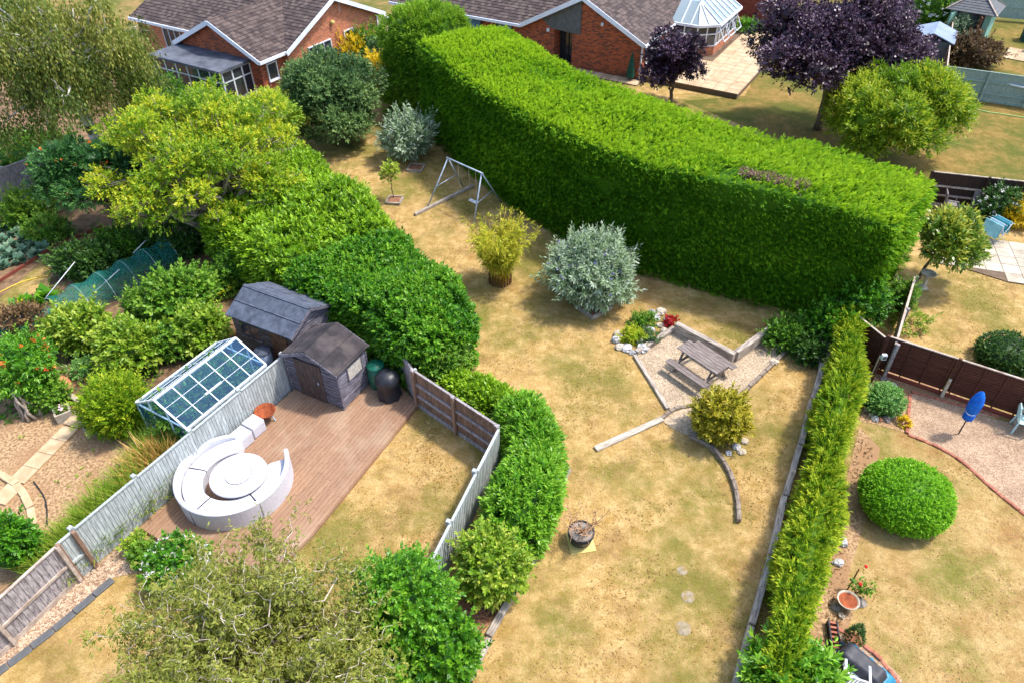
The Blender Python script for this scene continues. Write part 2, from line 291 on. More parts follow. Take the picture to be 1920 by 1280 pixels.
# ------------------------------------------------------------------ mesh helpers
def V3(p, z=0.0): return (p[0], p[1], p[2] if len(p) > 2 else z)
class MB:
    def __init__(s): s.v = []; s.f = []
    def add(s, vs, fs):
        o = len(s.v); s.v += [tuple(x) for x in vs]; s.f += [tuple(i + o for i in f) for f in fs]; return s
    def box(s, c, d, rz=0.0, rx=0.0, ry=0.0, taper=1.0):
        m = Matrix.Rotation(rz, 3, 'Z') @ Matrix.Rotation(ry, 3, 'Y') @ Matrix.Rotation(rx, 3, 'X')
        vs = []
        for k in (-.5, .5):
            t = taper if k > 0 else 1
            for x, y in ((-.5, -.5), (.5, -.5), (.5, .5), (-.5, .5)):
                vs.append(Vector(c) + m @ Vector((x * d[0] * t, y * d[1] * t, k * d[2])))
        return s.add(vs, [(3, 2, 1, 0), (4, 5, 6, 7), (0, 1, 5, 4), (1, 2, 6, 5), (2, 3, 7, 6), (3, 0, 4, 7)])
    def prism(s, poly, z0, z1):
        n = len(poly); vs = [(p[0], p[1], z0) for p in poly] + [(p[0], p[1], z1) for p in poly]
        ar = sum(poly[i][0] * poly[(i + 1) % n][1] - poly[(i + 1) % n][0] * poly[i][1] for i in range(n))
        fs = [tuple(range(n - 1, -1, -1)), tuple(range(n, 2 * n))] + [(i, (i + 1) % n, n + (i + 1) % n, n + i) for i in range(n)]
        if ar < 0: fs = [tuple(reversed(f)) for f in fs]
        return s.add(vs, fs)
    def sheet(s, poly, z):
        n = len(poly); ar = sum(poly[i][0] * poly[(i + 1) % n][1] - poly[(i + 1) % n][0] * poly[i][1] for i in range(n))
        p = poly if ar > 0 else poly[::-1]
        return s.add([(q[0], q[1], z) for q in p], [tuple(range(n))])
    def beam(s, a, b, w, h, up=(0, 0, 1)):            # box between two points, w across, h along up
        a = Vector(V3(a)); b = Vector(V3(b)); d = (b - a).normalized(); u = Vector(up); sd_ = d.cross(u)
        if sd_.length < 1e-4: sd_ = d.cross(Vector((1, 0, 0)))
        sd_.normalize(); u = sd_.cross(d)
        vs = [p + sd_ * (x * w / 2) + u * (y * h / 2) for p in (a, b) for x, y in ((-1, -1), (1, -1), (1, 1), (-1, 1))]
        return s.add(vs, [(3, 2, 1, 0), (4, 5, 6, 7), (0, 1, 5, 4), (1, 2, 6, 5), (2, 3, 7, 6), (3, 0, 4, 7)])
    def tube(s, pts, rad, n=6, cap=True):
        pts = [Vector(p) for p in pts]; rad = rad if hasattr(rad, '__len__') else [rad] * len(pts)
        vs = []; ref = Vector((0.31, 0.17, 0.93))
        for i, p in enumerate(pts):
            d = (pts[min(i + 1, len(pts) - 1)] - pts[max(i - 1, 0)])
            d = d.normalized() if d.length > 1e-6 else Vector((0, 0, 1))
            a = d.cross(ref if abs(d.dot(ref)) < .95 else Vector((1, 0, 0))).normalized(); b = d.cross(a)
            for k in range(n):
                t = 2 * math.pi * k / n; vs.append(p + (a * math.cos(t) + b * math.sin(t)) * rad[i])
        fs = []
        for i in range(len(pts) - 1):
            for k in range(n): fs.append((i * n + k, (i + 1) * n + k, (i + 1) * n + (k + 1) % n, i * n + (k + 1) % n))
        if cap: fs += [tuple(range(n)), tuple(reversed(range((len(pts) - 1) * n, len(pts) * n)))]
        return s.add(vs, fs)
    def lathe(s, prof, n=24, c=(0, 0, 0), a0=0.0, a1=2 * math.pi):
        full = abs(a1 - a0 - 2 * math.pi) < 1e-6; m = n if full else n + 1; vs = []
        for r, z in prof:
            for k in range(m):
                t = a0 + (a1 - a0) * k / n; vs.append((c[0] + r * math.cos(t), c[1] + r * math.sin(t), c[2] + z))
        fs = []
        for i in range(len(prof) - 1):
            for k in range(n):
                k2 = (k + 1) % m; fs.append((i * m + k, i * m + k2, (i + 1) * m + k2, (i + 1) * m + k))
        return s.add(vs, fs)
    def rock(s, c, r, seed, flat=0.7):
        rg = np.random.default_rng(seed); n = 7; rows = 5; vs = []; sx, sy = rg.uniform(.75, 1.25, 2)
        rot = rg.uniform(0, 6.28)
        for i in range(rows):
            ph = math.pi * (i + .5) / rows
            for k in range(n):
                t = 2 * math.pi * k / n + rot + i * .3; q = rg.uniform(.82, 1.15) * r
                vs.append((c[0] + q * sx * math.sin(ph) * math.cos(t), c[1] + q * sy * math.sin(ph) * math.sin(t), c[2] + q * flat * math.cos(ph)))
        fs = [(i * n + k, (i + 1) * n + k, (i + 1) * n + (k + 1) % n, i * n + (k + 1) % n) for i in range(rows - 1) for k in range(n)]
        fs += [tuple(range(n)), tuple(reversed(range((rows - 1) * n, rows * n)))]
        return s.add(vs, fs)
    def build(s, name, mat, parent=None, smooth=False, bevel=0.0):
        me = bpy.data.meshes.new(name); me.from_pydata(s.v, [], s.f); me.update()
        if smooth: me.polygons.foreach_set('use_smooth', [True] * len(me.polygons))
        me.materials.append(MT[mat] if isinstance(mat, str) else mat)
        o = bpy.data.objects.new(name, me); COL.objects.link(o)
        if parent is not None: o.parent = parent
        if bevel:
            b = o.modifiers.new('bevel', 'BEVEL'); b.width = bevel; b.segments = 1; b.limit_method = 'ANGLE'
        return o

def tag(o, label, cat, group=None):
    o['label'] = label; o['category'] = cat
    if group: o['group'] = group
    return o
def thing(name, label, cat, loc=(0, 0, 0), rz=0.0, group=None):
    o = bpy.data.objects.new(name, None); COL.objects.link(o); o.empty_display_size = 0.3
    o.location = V3(loc); o.rotation_euler = (0, 0, rz); return tag(o, label, cat, group)
def struct(name, mb, mat, parent=None):
    o = mb.build(name, mat, parent)
    if parent is None: o['kind'] = 'structure'
    return o
def copyobj(o, parent, loc, rot=(0, 0, 0), scale=(1, 1, 1)):
    c = o.copy(); COL.objects.link(c); c.parent = parent; c.location = loc; c.rotation_euler = rot; c.scale = scale; return c
class Rep:                                             # alike pieces that share one mesh
    def __init__(s, name, mb, mat, bevel=0.0): s.a = (name, mb, mat, bevel); s.o = None
    def put(s, parent, loc, rot=(0, 0, 0), scale=(1, 1, 1)):
        if s.o is None:
            s.o = s.a[1].build(s.a[0], s.a[2], parent, bevel=s.a[3]); s.o.location = loc; s.o.rotation_euler = rot; s.o.scale = scale; return s.o
        return copyobj(s.o, parent, loc, rot, scale)
def cbox(sx, sy, sz, z0=True): return MB().box((0, 0, sz / 2 if z0 else 0), (sx, sy, sz))
def smoothpoly(pts, n=6, closed=False):                # Catmull-Rom
    P = [np.array(p, float) for p in pts]; out = []; m = len(P)
    for i in range(m if closed else m - 1):
        p0 = P[(i - 1) % m] if closed or i > 0 else P[0]; p1 = P[i]; p2 = P[(i + 1) % m]; p3 = P[(i + 2) % m] if closed or i + 2 < m else P[-1]
        for k in range(n):
            t = k / n; out.append(tuple(.5 * ((2 * p1) + (p2 - p0) * t + (2 * p0 - 5 * p1 + 4 * p2 - p3) * t * t + (3 * p1 - p0 - 3 * p2 + p3) * t ** 3)))
    if not closed: out.append(tuple(P[-1]))
    return out

# ------------------------------------------------------------------ foliage
def nrm(a): return a / np.maximum(np.linalg.norm(a, axis=-1, keepdims=True), 1e-9)
def quads(name, V, T, mat, parent=None):
    """V (n,4,3) leaf quads, T (n) tint"""
    n = len(V); me = bpy.data.meshes.new(name)
    me.vertices.add(4 * n); me.vertices.foreach_set('co', np.ascontiguousarray(V, dtype=np.float32).ravel())
    me.loops.add(4 * n); me.loops.foreach_set('vertex_index', np.arange(4 * n, dtype=np.int32))
    me.polygons.add(n); me.polygons.foreach_set('loop_start', np.arange(0, 4 * n, 4, dtype=np.int32))
    me.update(calc_edges=True)
    at = me.attributes.new('tint', 'FLOAT', 'FACE'); at.data.foreach_set('value', np.asarray(T, np.float32))
    me.materials.append(mat); o = bpy.data.objects.new(name, me); COL.objects.link(o)
    if parent is not None: o.parent = parent
    return o
def twigs(rg, P, D, k=6, tl=.15, L=.08, W=.03, ang=.8, flat=False, droop=0.0, tmin=0.0, tmax=1.0, tipb=0.0, fb=0.9):
    n = len(P)
    if n == 0: return np.zeros((0, 4, 3)), np.zeros(0)
    ref = nrm(rg.normal(size=(n, 3))); A = nrm(np.cross(D, ref)); B = np.cross(D, A)
    i = np.arange(k); t = (i[None] + rg.uniform(0, 1, (n, k))) / k
    ls = rg.uniform(.75, 1.2, (n, k, 1)) * rg.uniform(.65, 1.35, (n, 1, 1))
    base = P[:, None] + D[:, None] * (t * tl * rg.uniform(.7, 1.3, (n, 1)))[..., None]
    base = base - np.array([0, 0, droop * tl])[None, None] * (t ** 2)[..., None]
    phi = (i[None] * 2.4 + rg.uniform(0, 6.28, (n, 1))) if not flat else (i[None] % 2) * math.pi + rg.uniform(-.35, .35, (n, k))
    pr = A[:, None] * np.cos(phi)[..., None] + B[:, None] * np.sin(phi)[..., None]
    an = ang * rg.uniform(.6, 1.3, (n, k)); an[:, -1] *= .2
    dr = D[:, None] * np.cos(an)[..., None] + pr * np.sin(an)[..., None]; dr[..., 2] -= droop; dr = nrm(dr)
    nn = D[:, None] * np.sin(an)[..., None] - pr * np.cos(an)[..., None] if not flat else np.broadcast_to(B[:, None], dr.shape)
    nn = nrm(nn); nn = np.where(nn[..., 2:] < 0, -nn, nn) + np.array([.25, .05, 1.0]) * fb      # leaves turn their faces to the light
    sd_ = nrm(np.cross(dr, nn + rg.normal(size=dr.shape) * .4)); up = np.cross(sd_, dr)
    Ls = L * ls; Ws = W * ls
    q = np.stack([base, base + dr * Ls * .5 + sd_ * Ws * .5 + up * Ws * .12, base + dr * Ls - up * Ls * .1, base + dr * Ls * .5 - sd_ * Ws * .5 + up * Ws * .12], axis=2)
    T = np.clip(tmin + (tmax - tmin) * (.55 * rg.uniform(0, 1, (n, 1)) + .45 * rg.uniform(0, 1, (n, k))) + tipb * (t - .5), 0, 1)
    return q.reshape(-1, 4, 3), T.ravel()
def lobefn(rg, nl, amp, w):
    d = nrm(rg.normal(size=(nl, 3))); a = rg.uniform(.4, 1, nl)
    def f(dirs):
        x = np.exp(-(1 - dirs @ d.T) / w) * a
        return 1 + amp * (x.max(axis=1) - .5)
    return f
def blob_core(c, rad, f, s=.8, nu=14, nv=9, zmin=-2):
    u = np.linspace(0, 2 * np.pi, nu + 1); v = np.linspace(0.05, np.pi - .05, nv + 1)
    U, W = np.meshgrid(u, v, indexing='ij'); d = np.stack([np.sin(W) * np.cos(U), np.sin(W) * np.sin(U), np.cos(W)], -1)
    r = f(d.reshape(-1, 3)).reshape(d.shape[:2]) * s; p = np.array(c) + d * r[..., None] * np.array(rad)
    p[..., 2] = np.maximum(p[..., 2], zmin)
    return np.stack([p[:-1, :-1], p[:-1, 1:], p[1:, 1:], p[1:, :-1]], axis=2).reshape(-1, 4, 3)
def blob_sites(rg, n, c, rad, f, r0=.75, r1=1.03, zlow=-.75, upb=.35, jit=.45):
    d = nrm(rg.normal(size=(int(n * 1.6) + 8, 3))); d = d[d[:, 2] > zlow][:n]
    r = f(d) * rg.uniform(r0, r1, len(d)) ; rad = np.array(rad)
    P = np.array(c) + d * r[:, None] * rad
    D = nrm(d / rad * rad.mean() + rg.normal(size=d.shape) * jit + np.array([0, 0, upb])); return P, D

def shrub(name, label, cat, pos, rad, n, mat, seed, k=6, tl=.16, L=.09, W=.045, ang=.8, lobes=18, amp=.42, lw=.1, core=.78,
          zc=None, zlow=-.8, upb=.35, jit=.45, r0=.72, r1=1.04, droop=0.0, flat=False, shoots=.07, stem=None, extra=None, group=None, tmin=0, tmax=1, tipb=.25, bark='bark', tipc=0):
    """a bush standing at pos: foliage (and stems) in local coordinates"""
    rg = np.random.default_rng(seed); f = lobefn(rg, lobes, amp, lw); zc = (pos[2] if len(pos) > 2 else rad[2] * .85) if zc is None else zc
    t = thing(name, label, cat, (pos[0], pos[1], 0), 0, group)
    n = int(n * .6); L *= 1.2; W *= 1.2                # fewer, slightly larger leaves
    P, D = blob_sites(rg, n, (0, 0, zc), rad, f, r0, r1, zlow, upb, jit)
    P[:, 2] = np.maximum(P[:, 2], .03)
    q, T = twigs(rg, P, D, k, tl, L, W, ang, flat, droop, tmin, tmax, tipb)
    if shoots:
        P, D = blob_sites(rg, int(n * shoots), (0, 0, zc), rad, f, .92, 1.02, -.2, upb + .25, .25)
        q2, T2 = twigs(rg, P, D, k * 2, tl * 2.3, L, W, ang, flat, droop, tmin, tmax, tipb); q = np.concatenate([q, q2]); T = np.concatenate([T, T2])
    if core:
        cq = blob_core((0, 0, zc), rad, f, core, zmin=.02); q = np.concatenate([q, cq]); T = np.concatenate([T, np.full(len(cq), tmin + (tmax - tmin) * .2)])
    quads('foliage', q, T, LM[mat], t)
    if stem is None: stem = 3
    if stem:
        mb = MB()
        for i in range(stem):
            a = rg.uniform(0, 6.28); e = Vector((math.cos(a) * rad[0] * .4, math.sin(a) * rad[1] * .4, zc))
            mb.tube([(0.04 * math.cos(a), .04 * math.sin(a), -.02), e * .5 + Vector((0, 0, zc * .1)), e], [.03, .022, .012], 5)
        mb.build('stem', bark, t, True)
    if extra:                                          # flowers or berries: (material, number, size, rmin)
        em, en, es, er = extra
        P, D = blob_sites(rg, en, (0, 0, zc), rad, f, er, er + .1, .0, .5, .3)
        q, T = twigs(rg, P, D, 5, es * .6, es, es * .7, 1.1)
        quads('blossom', q, T, LM[em], t)['kind'] = 'stuff'
    return t

def limb(rg, a, b, n=5, wob=.1):
    a = np.array(a, float); b = np.array(b, float); L = np.linalg.norm(b - a)
    return [tuple(a + (b - a) * i / n + (rg.normal(size=3) * wob * L * (0 < i < n))) for i in range(n + 1)]
def tree(name, label, pos, h, crown, n_cl, rcl, per, mat, seed, cat='tree', trunk_r=.12, bark='bark', fork=.35, k=6, tl=.2, L=.1, W=.05, ang=.8,
         core=.55, lean=(0, 0), upb=.35, droop=0.0, flat=False, extra=None, shell=.55, tmin=0, tmax=1, zlow=-.7, jit=.45, twigl=0, clist=None, squash=.75, group=None, limbmat=None, r0=.6, tipb=.3, crad=None):
    """trunk, limbs and a crown of leafy clumps; crown = (rx, ry, rz, centre height)"""
    rg = np.random.default_rng(seed); t = thing(name, label, cat, (pos[0], pos[1], 0), 0, group)
    rx, ry, rz, zc = crown; cl = []; per *= .7; L *= 1.16; W *= 1.16
    if clist: cl = [(np.array(c[:3], float), c[3]) for c in clist]
    else:
        d = nrm(rg.normal(size=(n_cl, 3))); d[:, 2] = np.where(d[:, 2] < -.55, -d[:, 2], d[:, 2])
        rr = rg.uniform(shell, 1, n_cl)[:, None]
        for p in d * rr * np.array([rx - rcl * .6, ry - rcl * .6, rz - rcl * .5]) + np.array([lean[0], lean[1], zc]): cl.append((p, rcl * rg.uniform(.7, 1.25)))
    tb = MB(); top = np.array([lean[0] * .5, lean[1] * .5, h * fork])
    tb.tube(limb(rg, (0, 0, -.05), top, 5, .02), list(np.linspace(trunk_r * 1.25, trunk_r * .8, 6)), 8)
    tr = tb.build('trunk', bark, t, True); lb = MB(); Q = []; TT = []; EP = []
    for p, r in cl:
        pts = limb(rg, top - np.array([0, 0, rg.uniform(0, .15) * h * fork]), p, 5, .06); lb.tube(pts, list(np.linspace(trunk_r * .5, .012, 6)), 5)
        for j in range(twigl):
            e = p + nrm(rg.normal(size=3)[None])[0] * r * rg.uniform(.7, 1.15); lb.tube(limb(rg, p + (np.array(pts[3]) - p) * rg.uniform(0, .8), e, 3, .1), [.014, .01, .008, .004], 4)
        f = lobefn(rg, 7, .4, .2); rad = np.array([r, r, r * squash])
        P, D = blob_sites(rg, int(per * (r / rcl) ** 2), p, rad, f, r0, 1.08, zlow, upb, jit)
        if droop >= 1: D = nrm(D * .5 + np.array([0, 0, -.9]))
        q, T = twigs(rg, P, D, k, tl, L, W, ang, flat, min(droop, .6), tmin, tmax, tipb); T = np.clip(T + rg.uniform(-.3, .3), 0, 1); Q.append(q); TT.append(T)
        if core:
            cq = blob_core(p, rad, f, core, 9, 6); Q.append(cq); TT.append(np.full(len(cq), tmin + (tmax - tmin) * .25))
        if extra and rg.random() < extra[3]:
            P, D = blob_sites(rg, extra[1], p, rad, f, .95, 1.1, .0, .3, .3); q, T = twigs(rg, P, D, 9, extra[2] * .5, extra[2] * .5, extra[2] * .4, 1.2); EP.append((q, T))
    lb.build('limb', limbmat or bark, tr, True)
    quads('crown', np.concatenate(Q), np.concatenate(TT), LM[mat], t)
    if EP: quads('fruit', np.concatenate([e[0] for e in EP]), np.concatenate([e[1] for e in EP]), LM[extra[0]], t)['kind'] = 'stuff'
    return t

def hedge(name, label, path, prof, n, mat, seed, k=7, tl=.25, L=.14, W=.05, ang=.55, wob=.12, core=.12, upb=.25, jit=.4, along=0.0, flat=False, droop=0.0,
          capends=True, tmin=0, tmax=1, tipb=.25, cat='hedge', noise_s=1.2, stem=True, group=None, toptint=0.0, back=1.0, dips=()):
    """path: [(x, y, half_width_left, half_width_right, height)], prof: closed section (s from -1 left to 1 right, t 0..1 height)"""
    rg = np.random.default_rng(seed); path = np.array(path, float); prof = np.array(prof, float); nP = len(path)
    o0 = np.array([path[0, 0], path[0, 1], 0]); t = thing(name, label, cat, o0, 0, group)
    tan = nrm(np.gradient(path[:, :2], axis=0)); left = np.stack([-tan[:, 1], tan[:, 0]], -1)
    S_ = [];                                             # grid of surface points
    for i in range(nP):
        row = []
        for s, tt in prof:
            w = path[i, 2] if s < 0 else path[i, 3]
            p = path[i, :2] - left[i] * s * w; row.append((p[0] - o0[0], p[1] - o0[1], path[i, 4] * tt))
        S_.append(row)
    S_ = np.array(S_)
    for dx, dy, dr_, dd in dips:                         # hollows and rises in the clipped top
        q2 = (S_[..., 0] + o0[0] - dx) ** 2 + (S_[..., 1] + o0[1] - dy) ** 2; S_[..., 2] -= dd * np.exp(-q2 / dr_ ** 2) * (S_[..., 2] > path[:, 4].min() * .85)
    # end caps: shrink rows towards the section's centre
    def cap(row, outdir, depth=.35):
        c = row.mean(axis=0); rows = []
        for q, d in ((.97, .7), (.7, .97), (.1, 1.0)): rows.append(c + (row - c) * q + np.array([outdir[0], outdir[1], 0]) * d * depth)
        return rows
    if capends:
        a = cap(S_[0], -tan[0]); b = cap(S_[-1], tan[-1]); S_ = np.concatenate([np.array(a[::-1]), S_, np.array(b)])
    nr, nc = S_.shape[:2]
    q00 = S_[:-1, :-1]; q01 = S_[:-1, 1:]; q10 = S_[1:, :-1]; q11 = S_[1:, 1:]
    Nn = np.cross(q10 - q00 + q11 - q01, q01 - q00 + q11 - q10); A = np.linalg.norm(Nn, axis=-1) / 4
    cen = S_.mean(axis=(0, 1)); Nn = nrm(Nn); mid = (q00 + q11) / 2
    rowc = (S_[:-1].mean(axis=1) + S_[1:].mean(axis=1)) / 2
    if (np.einsum('ijk,ijk->ij', Nn, mid - rowc[:, None]) * A).sum() < 0: Nn = -Nn
    Aw = A.copy(); ncol = A.shape[1]; Aw[:, -(ncol // 3):] *= back; pr = (Aw / Aw.sum()).ravel(); idx = rg.choice(len(pr), n, p=pr); u = rg.random((n, 1)); v = rg.random((n, 1))
    g = lambda a: a.reshape(-1, 3)[idx]
    P = g(q00) * (1 - u) * (1 - v) + g(q01) * (1 - u) * v + g(q10) * u * (1 - v) + g(q11) * u * v; N = g(Nn)
    ph = rg.uniform(0, 6.28, 6); fr = rg.normal(size=(6, 3)) * noise_s
    disp = sum(np.sin(P @ fr[i] + ph[i]) for i in range(6)) / 6 * 2
    P = P + N * (disp * wob + rg.uniform(-.12, .08, n) )[:, None]
    fr2 = rg.normal(size=(5, 3)) * noise_s * 1.6; pat = sum(np.sin(P @ fr2[i] + ph[i] * 2) for i in range(5)) / 2.5
    keep = (pat < 1.05) | (rg.random(n) < .35); P, N, idx, pat, u, v = P[keep], N[keep], idx[keep], pat[keep], u[keep], v[keep]; n = len(P)     # thin spots
    P[:, 2] = np.maximum(P[:, 2], .05)
    D = N + rg.normal(size=(n, 3)) * jit + np.array([0, 0, upb]); 
    if along:
        ti = np.clip((idx // (nc - 1)) - (3 if capends else 0), 0, nP - 1); D[:, :2] += tan[ti] * along
    q, T = twigs(rg, P, nrm(D), k, tl, L, W, ang, flat, droop, tmin, tmax, tipb)
    T = np.clip(T - .16 * np.repeat(np.clip(pat, -1, 1), k), 0, 1)
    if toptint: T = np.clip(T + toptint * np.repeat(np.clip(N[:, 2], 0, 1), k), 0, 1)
    if core:
        pc = S_.copy(); ce = S_.mean(axis=1, keepdims=True); dv = pc - ce; ln = np.linalg.norm(dv, axis=-1, keepdims=True)
        pc = ce + dv * np.maximum(ln - core, .02) / np.maximum(ln, 1e-6); pc[..., 2] = np.maximum(pc[..., 2], .02)
        cq = np.stack([pc[:-1, :-1], pc[:-1, 1:], pc[1:, 1:], pc[1:, :-1]], axis=2).reshape(-1, 4, 3)
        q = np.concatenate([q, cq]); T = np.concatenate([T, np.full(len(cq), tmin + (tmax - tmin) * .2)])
    quads('foliage', q, T, LM[mat], t)
    if stem:
        mb = MB(); Lp = 0
        for i in range(0, nP, max(1, nP // 8)):
            mb.tube([(path[i, 0] - o0[0], path[i, 1] - o0[1], -.05), (path[i, 0] - o0[0], path[i, 1] - o0[1], path[i, 4] * .6)], [.09, .05], 6)
        mb.build('stem', 'bark', t, True)
    return t

# ------------------------------------------------------------------ fences
def fence(name, label, p0, p1, h, bays, bw=.1, bmat='fence_pale', pmat='fence_pale', rmat='cap', rails=(.75,), side=1, cap=True, kick=True,
          each=True, posth=.06, postw=.1, lastpost=True, group=None, postcap=False, boffs=0.0):
    """upright boards between posts; side = +1 puts rails and posts on the left of p0->p1"""
    p0 = Vector(V3(p0)); p1 = Vector(V3(p1)); d = p1 - p0; L = d.length; rz = math.atan2(d.y, d.x)
    t = thing(name, label, 'fence', p0, rz, group)
    if each:
        bd = Rep('board', MB().box((0, 0, h / 2 + .08), (bw * 1.06, .016, h - .16)), bmat)
        n = int(L / bw); rnd = random.Random(len(name) + int(L * 100))
        for i in range(n):
            bd.put(t, ((i + .5) * L / n, boffs, rnd.uniform(-.01, .01)), (0, 0, R(6)), (L / n / bw, 1, 1))
    else:
        mb = MB(); n = int(L / bw)
        for i in range(n): mb.box(((i + .5) * L / n, 0, h / 2 + .08), (L / n * 1.05, .016, h - .16), R(7))
        o = mb.build('boarding', bmat, t)
    bl = L / bays; post = Rep('post', cbox(postw, postw, h + posth), pmat, .008); rl = None
    for i in range(bays + (1 if lastpost else 0)):
        post.put(t, (i * bl, side * (postw / 2 + .012), 0))
        if postcap: MB().box((i * bl, side * (postw / 2 + .012), h + posth + .02), (postw * 1.25, postw * 1.25, .035), taper=.8).build('post_cap', rmat, t)
    for z in rails:
        r_ = Rep('rail', cbox(bl - postw - .01, .045, .075, False), rmat)
        for i in range(bays): r_.put(t, ((i + .5) * bl, side * .034, h * z))
    if cap:
        c_ = Rep('capping', cbox(bl - (0 if not postcap else postw) - .005, .07, .03, False), rmat)
        for i in range(bays): c_.put(t, ((i + .5) * bl, 0, h + .012))
    if kick:
        k_ = Rep('gravel_board', cbox(bl - postw - .01, .03, .15), rmat)
        for i in range(bays): k_.put(t, ((i + .5) * bl, side * .012, 0))
    return t

def lathe_thing(name, label, cat, pos, prof, mat, n=28, group=None):
    o = MB().lathe(prof, n).build(name, mat, None, True); o.location = V3(pos); return tag(o, label, cat, group)

# ================================================================== THE SETTING
def sheet(name, pts, mat, z, parent=None): return struct(name, MB().sheet(pts, z), mat, parent)
struct('ground', MB().sheet([(-400, -200), (400, -200), (400, 600), (-400, 600)], 0.0), 'lawn')
sheet('lawn_right', [(12.105, 17.956), (12.900, 17.107), (14.4, 16.0), (18, 15.0), (18, 3), (4.5, 3), (6.261, 7.197), (9.487, 12.777)], 'lawn_r', .004)
sheet('lawn_far_right', [(9.770, 39.753), (18.7, 27.9), (24, 26.6), (60, 26), (60, 70), (19, 60), (17.832, 50.133), (13.471, 40.444)], 'lawn_g', .004)
sheet('ground_left_gardens', [(-11.947, 8.349), (-9.812, 12.057), (-7.026, 16.630), (-4.3, 17.5), (-7.5, 26), (-12, 36), (-24, 46), (-60, 60), (-60, 8), (-20, 3)], 'soil', .004)
sheet('ground_behind', [(-12, 36), (-8, 34), (-3.5, 41), (18, 52), (40, 60), (60, 120), (-60, 120), (-60, 60), (-24, 46)], 'ground', .003)
sheet('vegetable_plot', [(-15.700, 15.341), (-15.120, 16.137), (-13.829, 15.886), (-12.484, 15.078), (-11.010, 14.002), (-10.849, 13.018), (-11.750, 11.097), (-12.192, 10.313), (-12.606, 9.578), (-13, 10.2), (-17, 13)], 'soil_dry', .008)
sheet('path_dry_grass', [(-19.084, 21.646), (-18.611, 24.581), (-17.397, 26.521), (-16.874, 26.087), (-17.920, 23.365), (-17.610, 22.298), (-18.393, 20.359), (-20, 20)], 'lawn', .010)
sheet('gravel_strip', [(-11.547, 8.294), (-10.788, 9.893), (-10.545, 10.311), (-9.879, 11.373), (-8.678, 10.679), (-8.931, 10.248), (-9.988, 9.944), (-9.988, 9.724), (-10.703, 8.597), (-11.532, 7.576), (-12.4, 7.2), (-12.2, 7.5)], 'gravel_f', .008)
gr_terrace = [(4.142, 18.070), (5.793, 19.485), (7.323, 17.917), (8.886, 19.061), (9.250, 18.296), (7.489, 16.483), (6.470, 15.735), (5.673, 15.561), (4.787, 15.573)]
sheet('gravel_terrace', gr_terrace, 'gravel', .008)
sheet('gravel_fan', smoothpoly([(4.523, 15.170), (4.939, 15.503), (5.420, 15.611), (5.753, 15.469), (5.832, 15.064), (5.509, 14.589), (5.120, 14.552)], 4, True), 'gravel', .012)
gr_right = [(12.565, 16.245), (13.709, 15.710), (14.761, 15.127), (14.2, 15.2), (17.5, 14.0), (17.5, 10.0)] + smoothpoly([(13.612, 11.616), (13.191, 12.455), (12.861, 13.351), (12.410, 13.958), (11.725, 14.468)], 5)
sheet('gravel_seating_area', gr_right, 'gravel_p', .008)
sheet('soil_border', [(11.671, 17.381), (12.792, 17.058), (13.552, 16.450), (14.877, 15.350), (14.719, 15.172), (12.586, 16.293), (11.711, 14.511), (10.907, 14.889), (10.500, 15.004)], 'soil_dry', .012)
sheet('soil_under_hedge', [(10.418, 14.786), (10.691, 13.938), (9.489, 11.697), (8.258, 9.797), (8.027, 8.810), (7.542, 8.159), (6.612, 7.193), (6.027, 7.199), (8.291, 11.039)], 'soil_dry', .008)
sheet('gravel_round_store', smoothpoly([(7.470, 8.443), (7.701, 8.259), (8.153, 7.839), (8.432, 7.061), (6.5, 6.6), (5.4, 6.6), (7.085, 7.544)], 4, True), 'gravel_p', .014)
sheet('leaf_litter', [(-1.809, 9.395), (-0.925, 10.193), (0.290, 10.566), (-0.188, 9.168), (-0.807, 8.369), (-1.790, 8.250)], 'litter', .008)
sheet('planting_bed', [(-9.879, 11.373), (-8.678, 10.679), (-7.654, 10.038), (-8.723, 9.682), (-9.339, 10.436)], 'soil_dry', .012)

# ---------------------------------------------------------------- decking
def run_boards(name, t, poly, rz, bw, mat, z, th, gap=.009):
    """planks along local x of angle rz clipped to a convex polygon (world xy), children of t (t at origin)"""
    c, s = math.cos(rz), math.sin(rz); pl = [(p[0] * c + p[1] * s, -p[0] * s + p[1] * c) for p in poly]
    y0 = min(p[1] for p in pl); y1 = max(p[1] for p in pl); n = round((y1 - y0) / bw); w = (y1 - y0) / n; k = 0
    for i in range(n):
        a, b = y0 + i * w + gap / 2, y0 + (i + 1) * w - gap / 2
        q = clip(clip(pl, 1, a, True), 1, b, False)
        if len(q) < 3: continue
        xa, xb = min(p[0] for p in q), max(p[0] for p in q); cy = (a + b) / 2; cut = xa + (xb - xa) * (.36, .63, .48)[i % 3]; parts = [q]
        if xb - xa > 3.2: parts = [clip(q, 0, cut - .003, False), clip(q, 0, cut + .003, True)]      # butt joints
        for q in parts:
            cx = sum(p[0] for p in q) / len(q)
            o = MB().prism([(p[0] - cx, p[1] - cy) for p in q], z - th, z).build(name, mat, t)
            o.location = (cx * c - cy * s, cx * s + cy * c, 0); o.rotation_euler = (0, 0, rz)
def clip(poly, ax, val, keep_above):
    out = []; n = len(poly)
    for i in range(n):
        p, q = poly[i], poly[(i + 1) % n]; a = (p[ax] >= val) == keep_above or p[ax] == val; b = (q[ax] >= val) == keep_above or q[ax] == val
        if a: out.append(p)
        if a != b:
            f = (val - p[ax]) / (q[ax] - p[ax]); out.append(tuple(p[j] + (q[j] - p[j]) * f for j in range(2)))
    return out
DK = [(-9.818, 11.340, .14), (-6.942, 16.460, .14), (-4.807, 18.038, .14), (-2.913, 15.836, .14), (-5.245, 11.091, .14), (-6.369, 9.360, .14)]
dkz = .14
t = thing('deck', 'brown timber deck of long boards carrying the round white sofa', 'deck', (0, 0, 0))
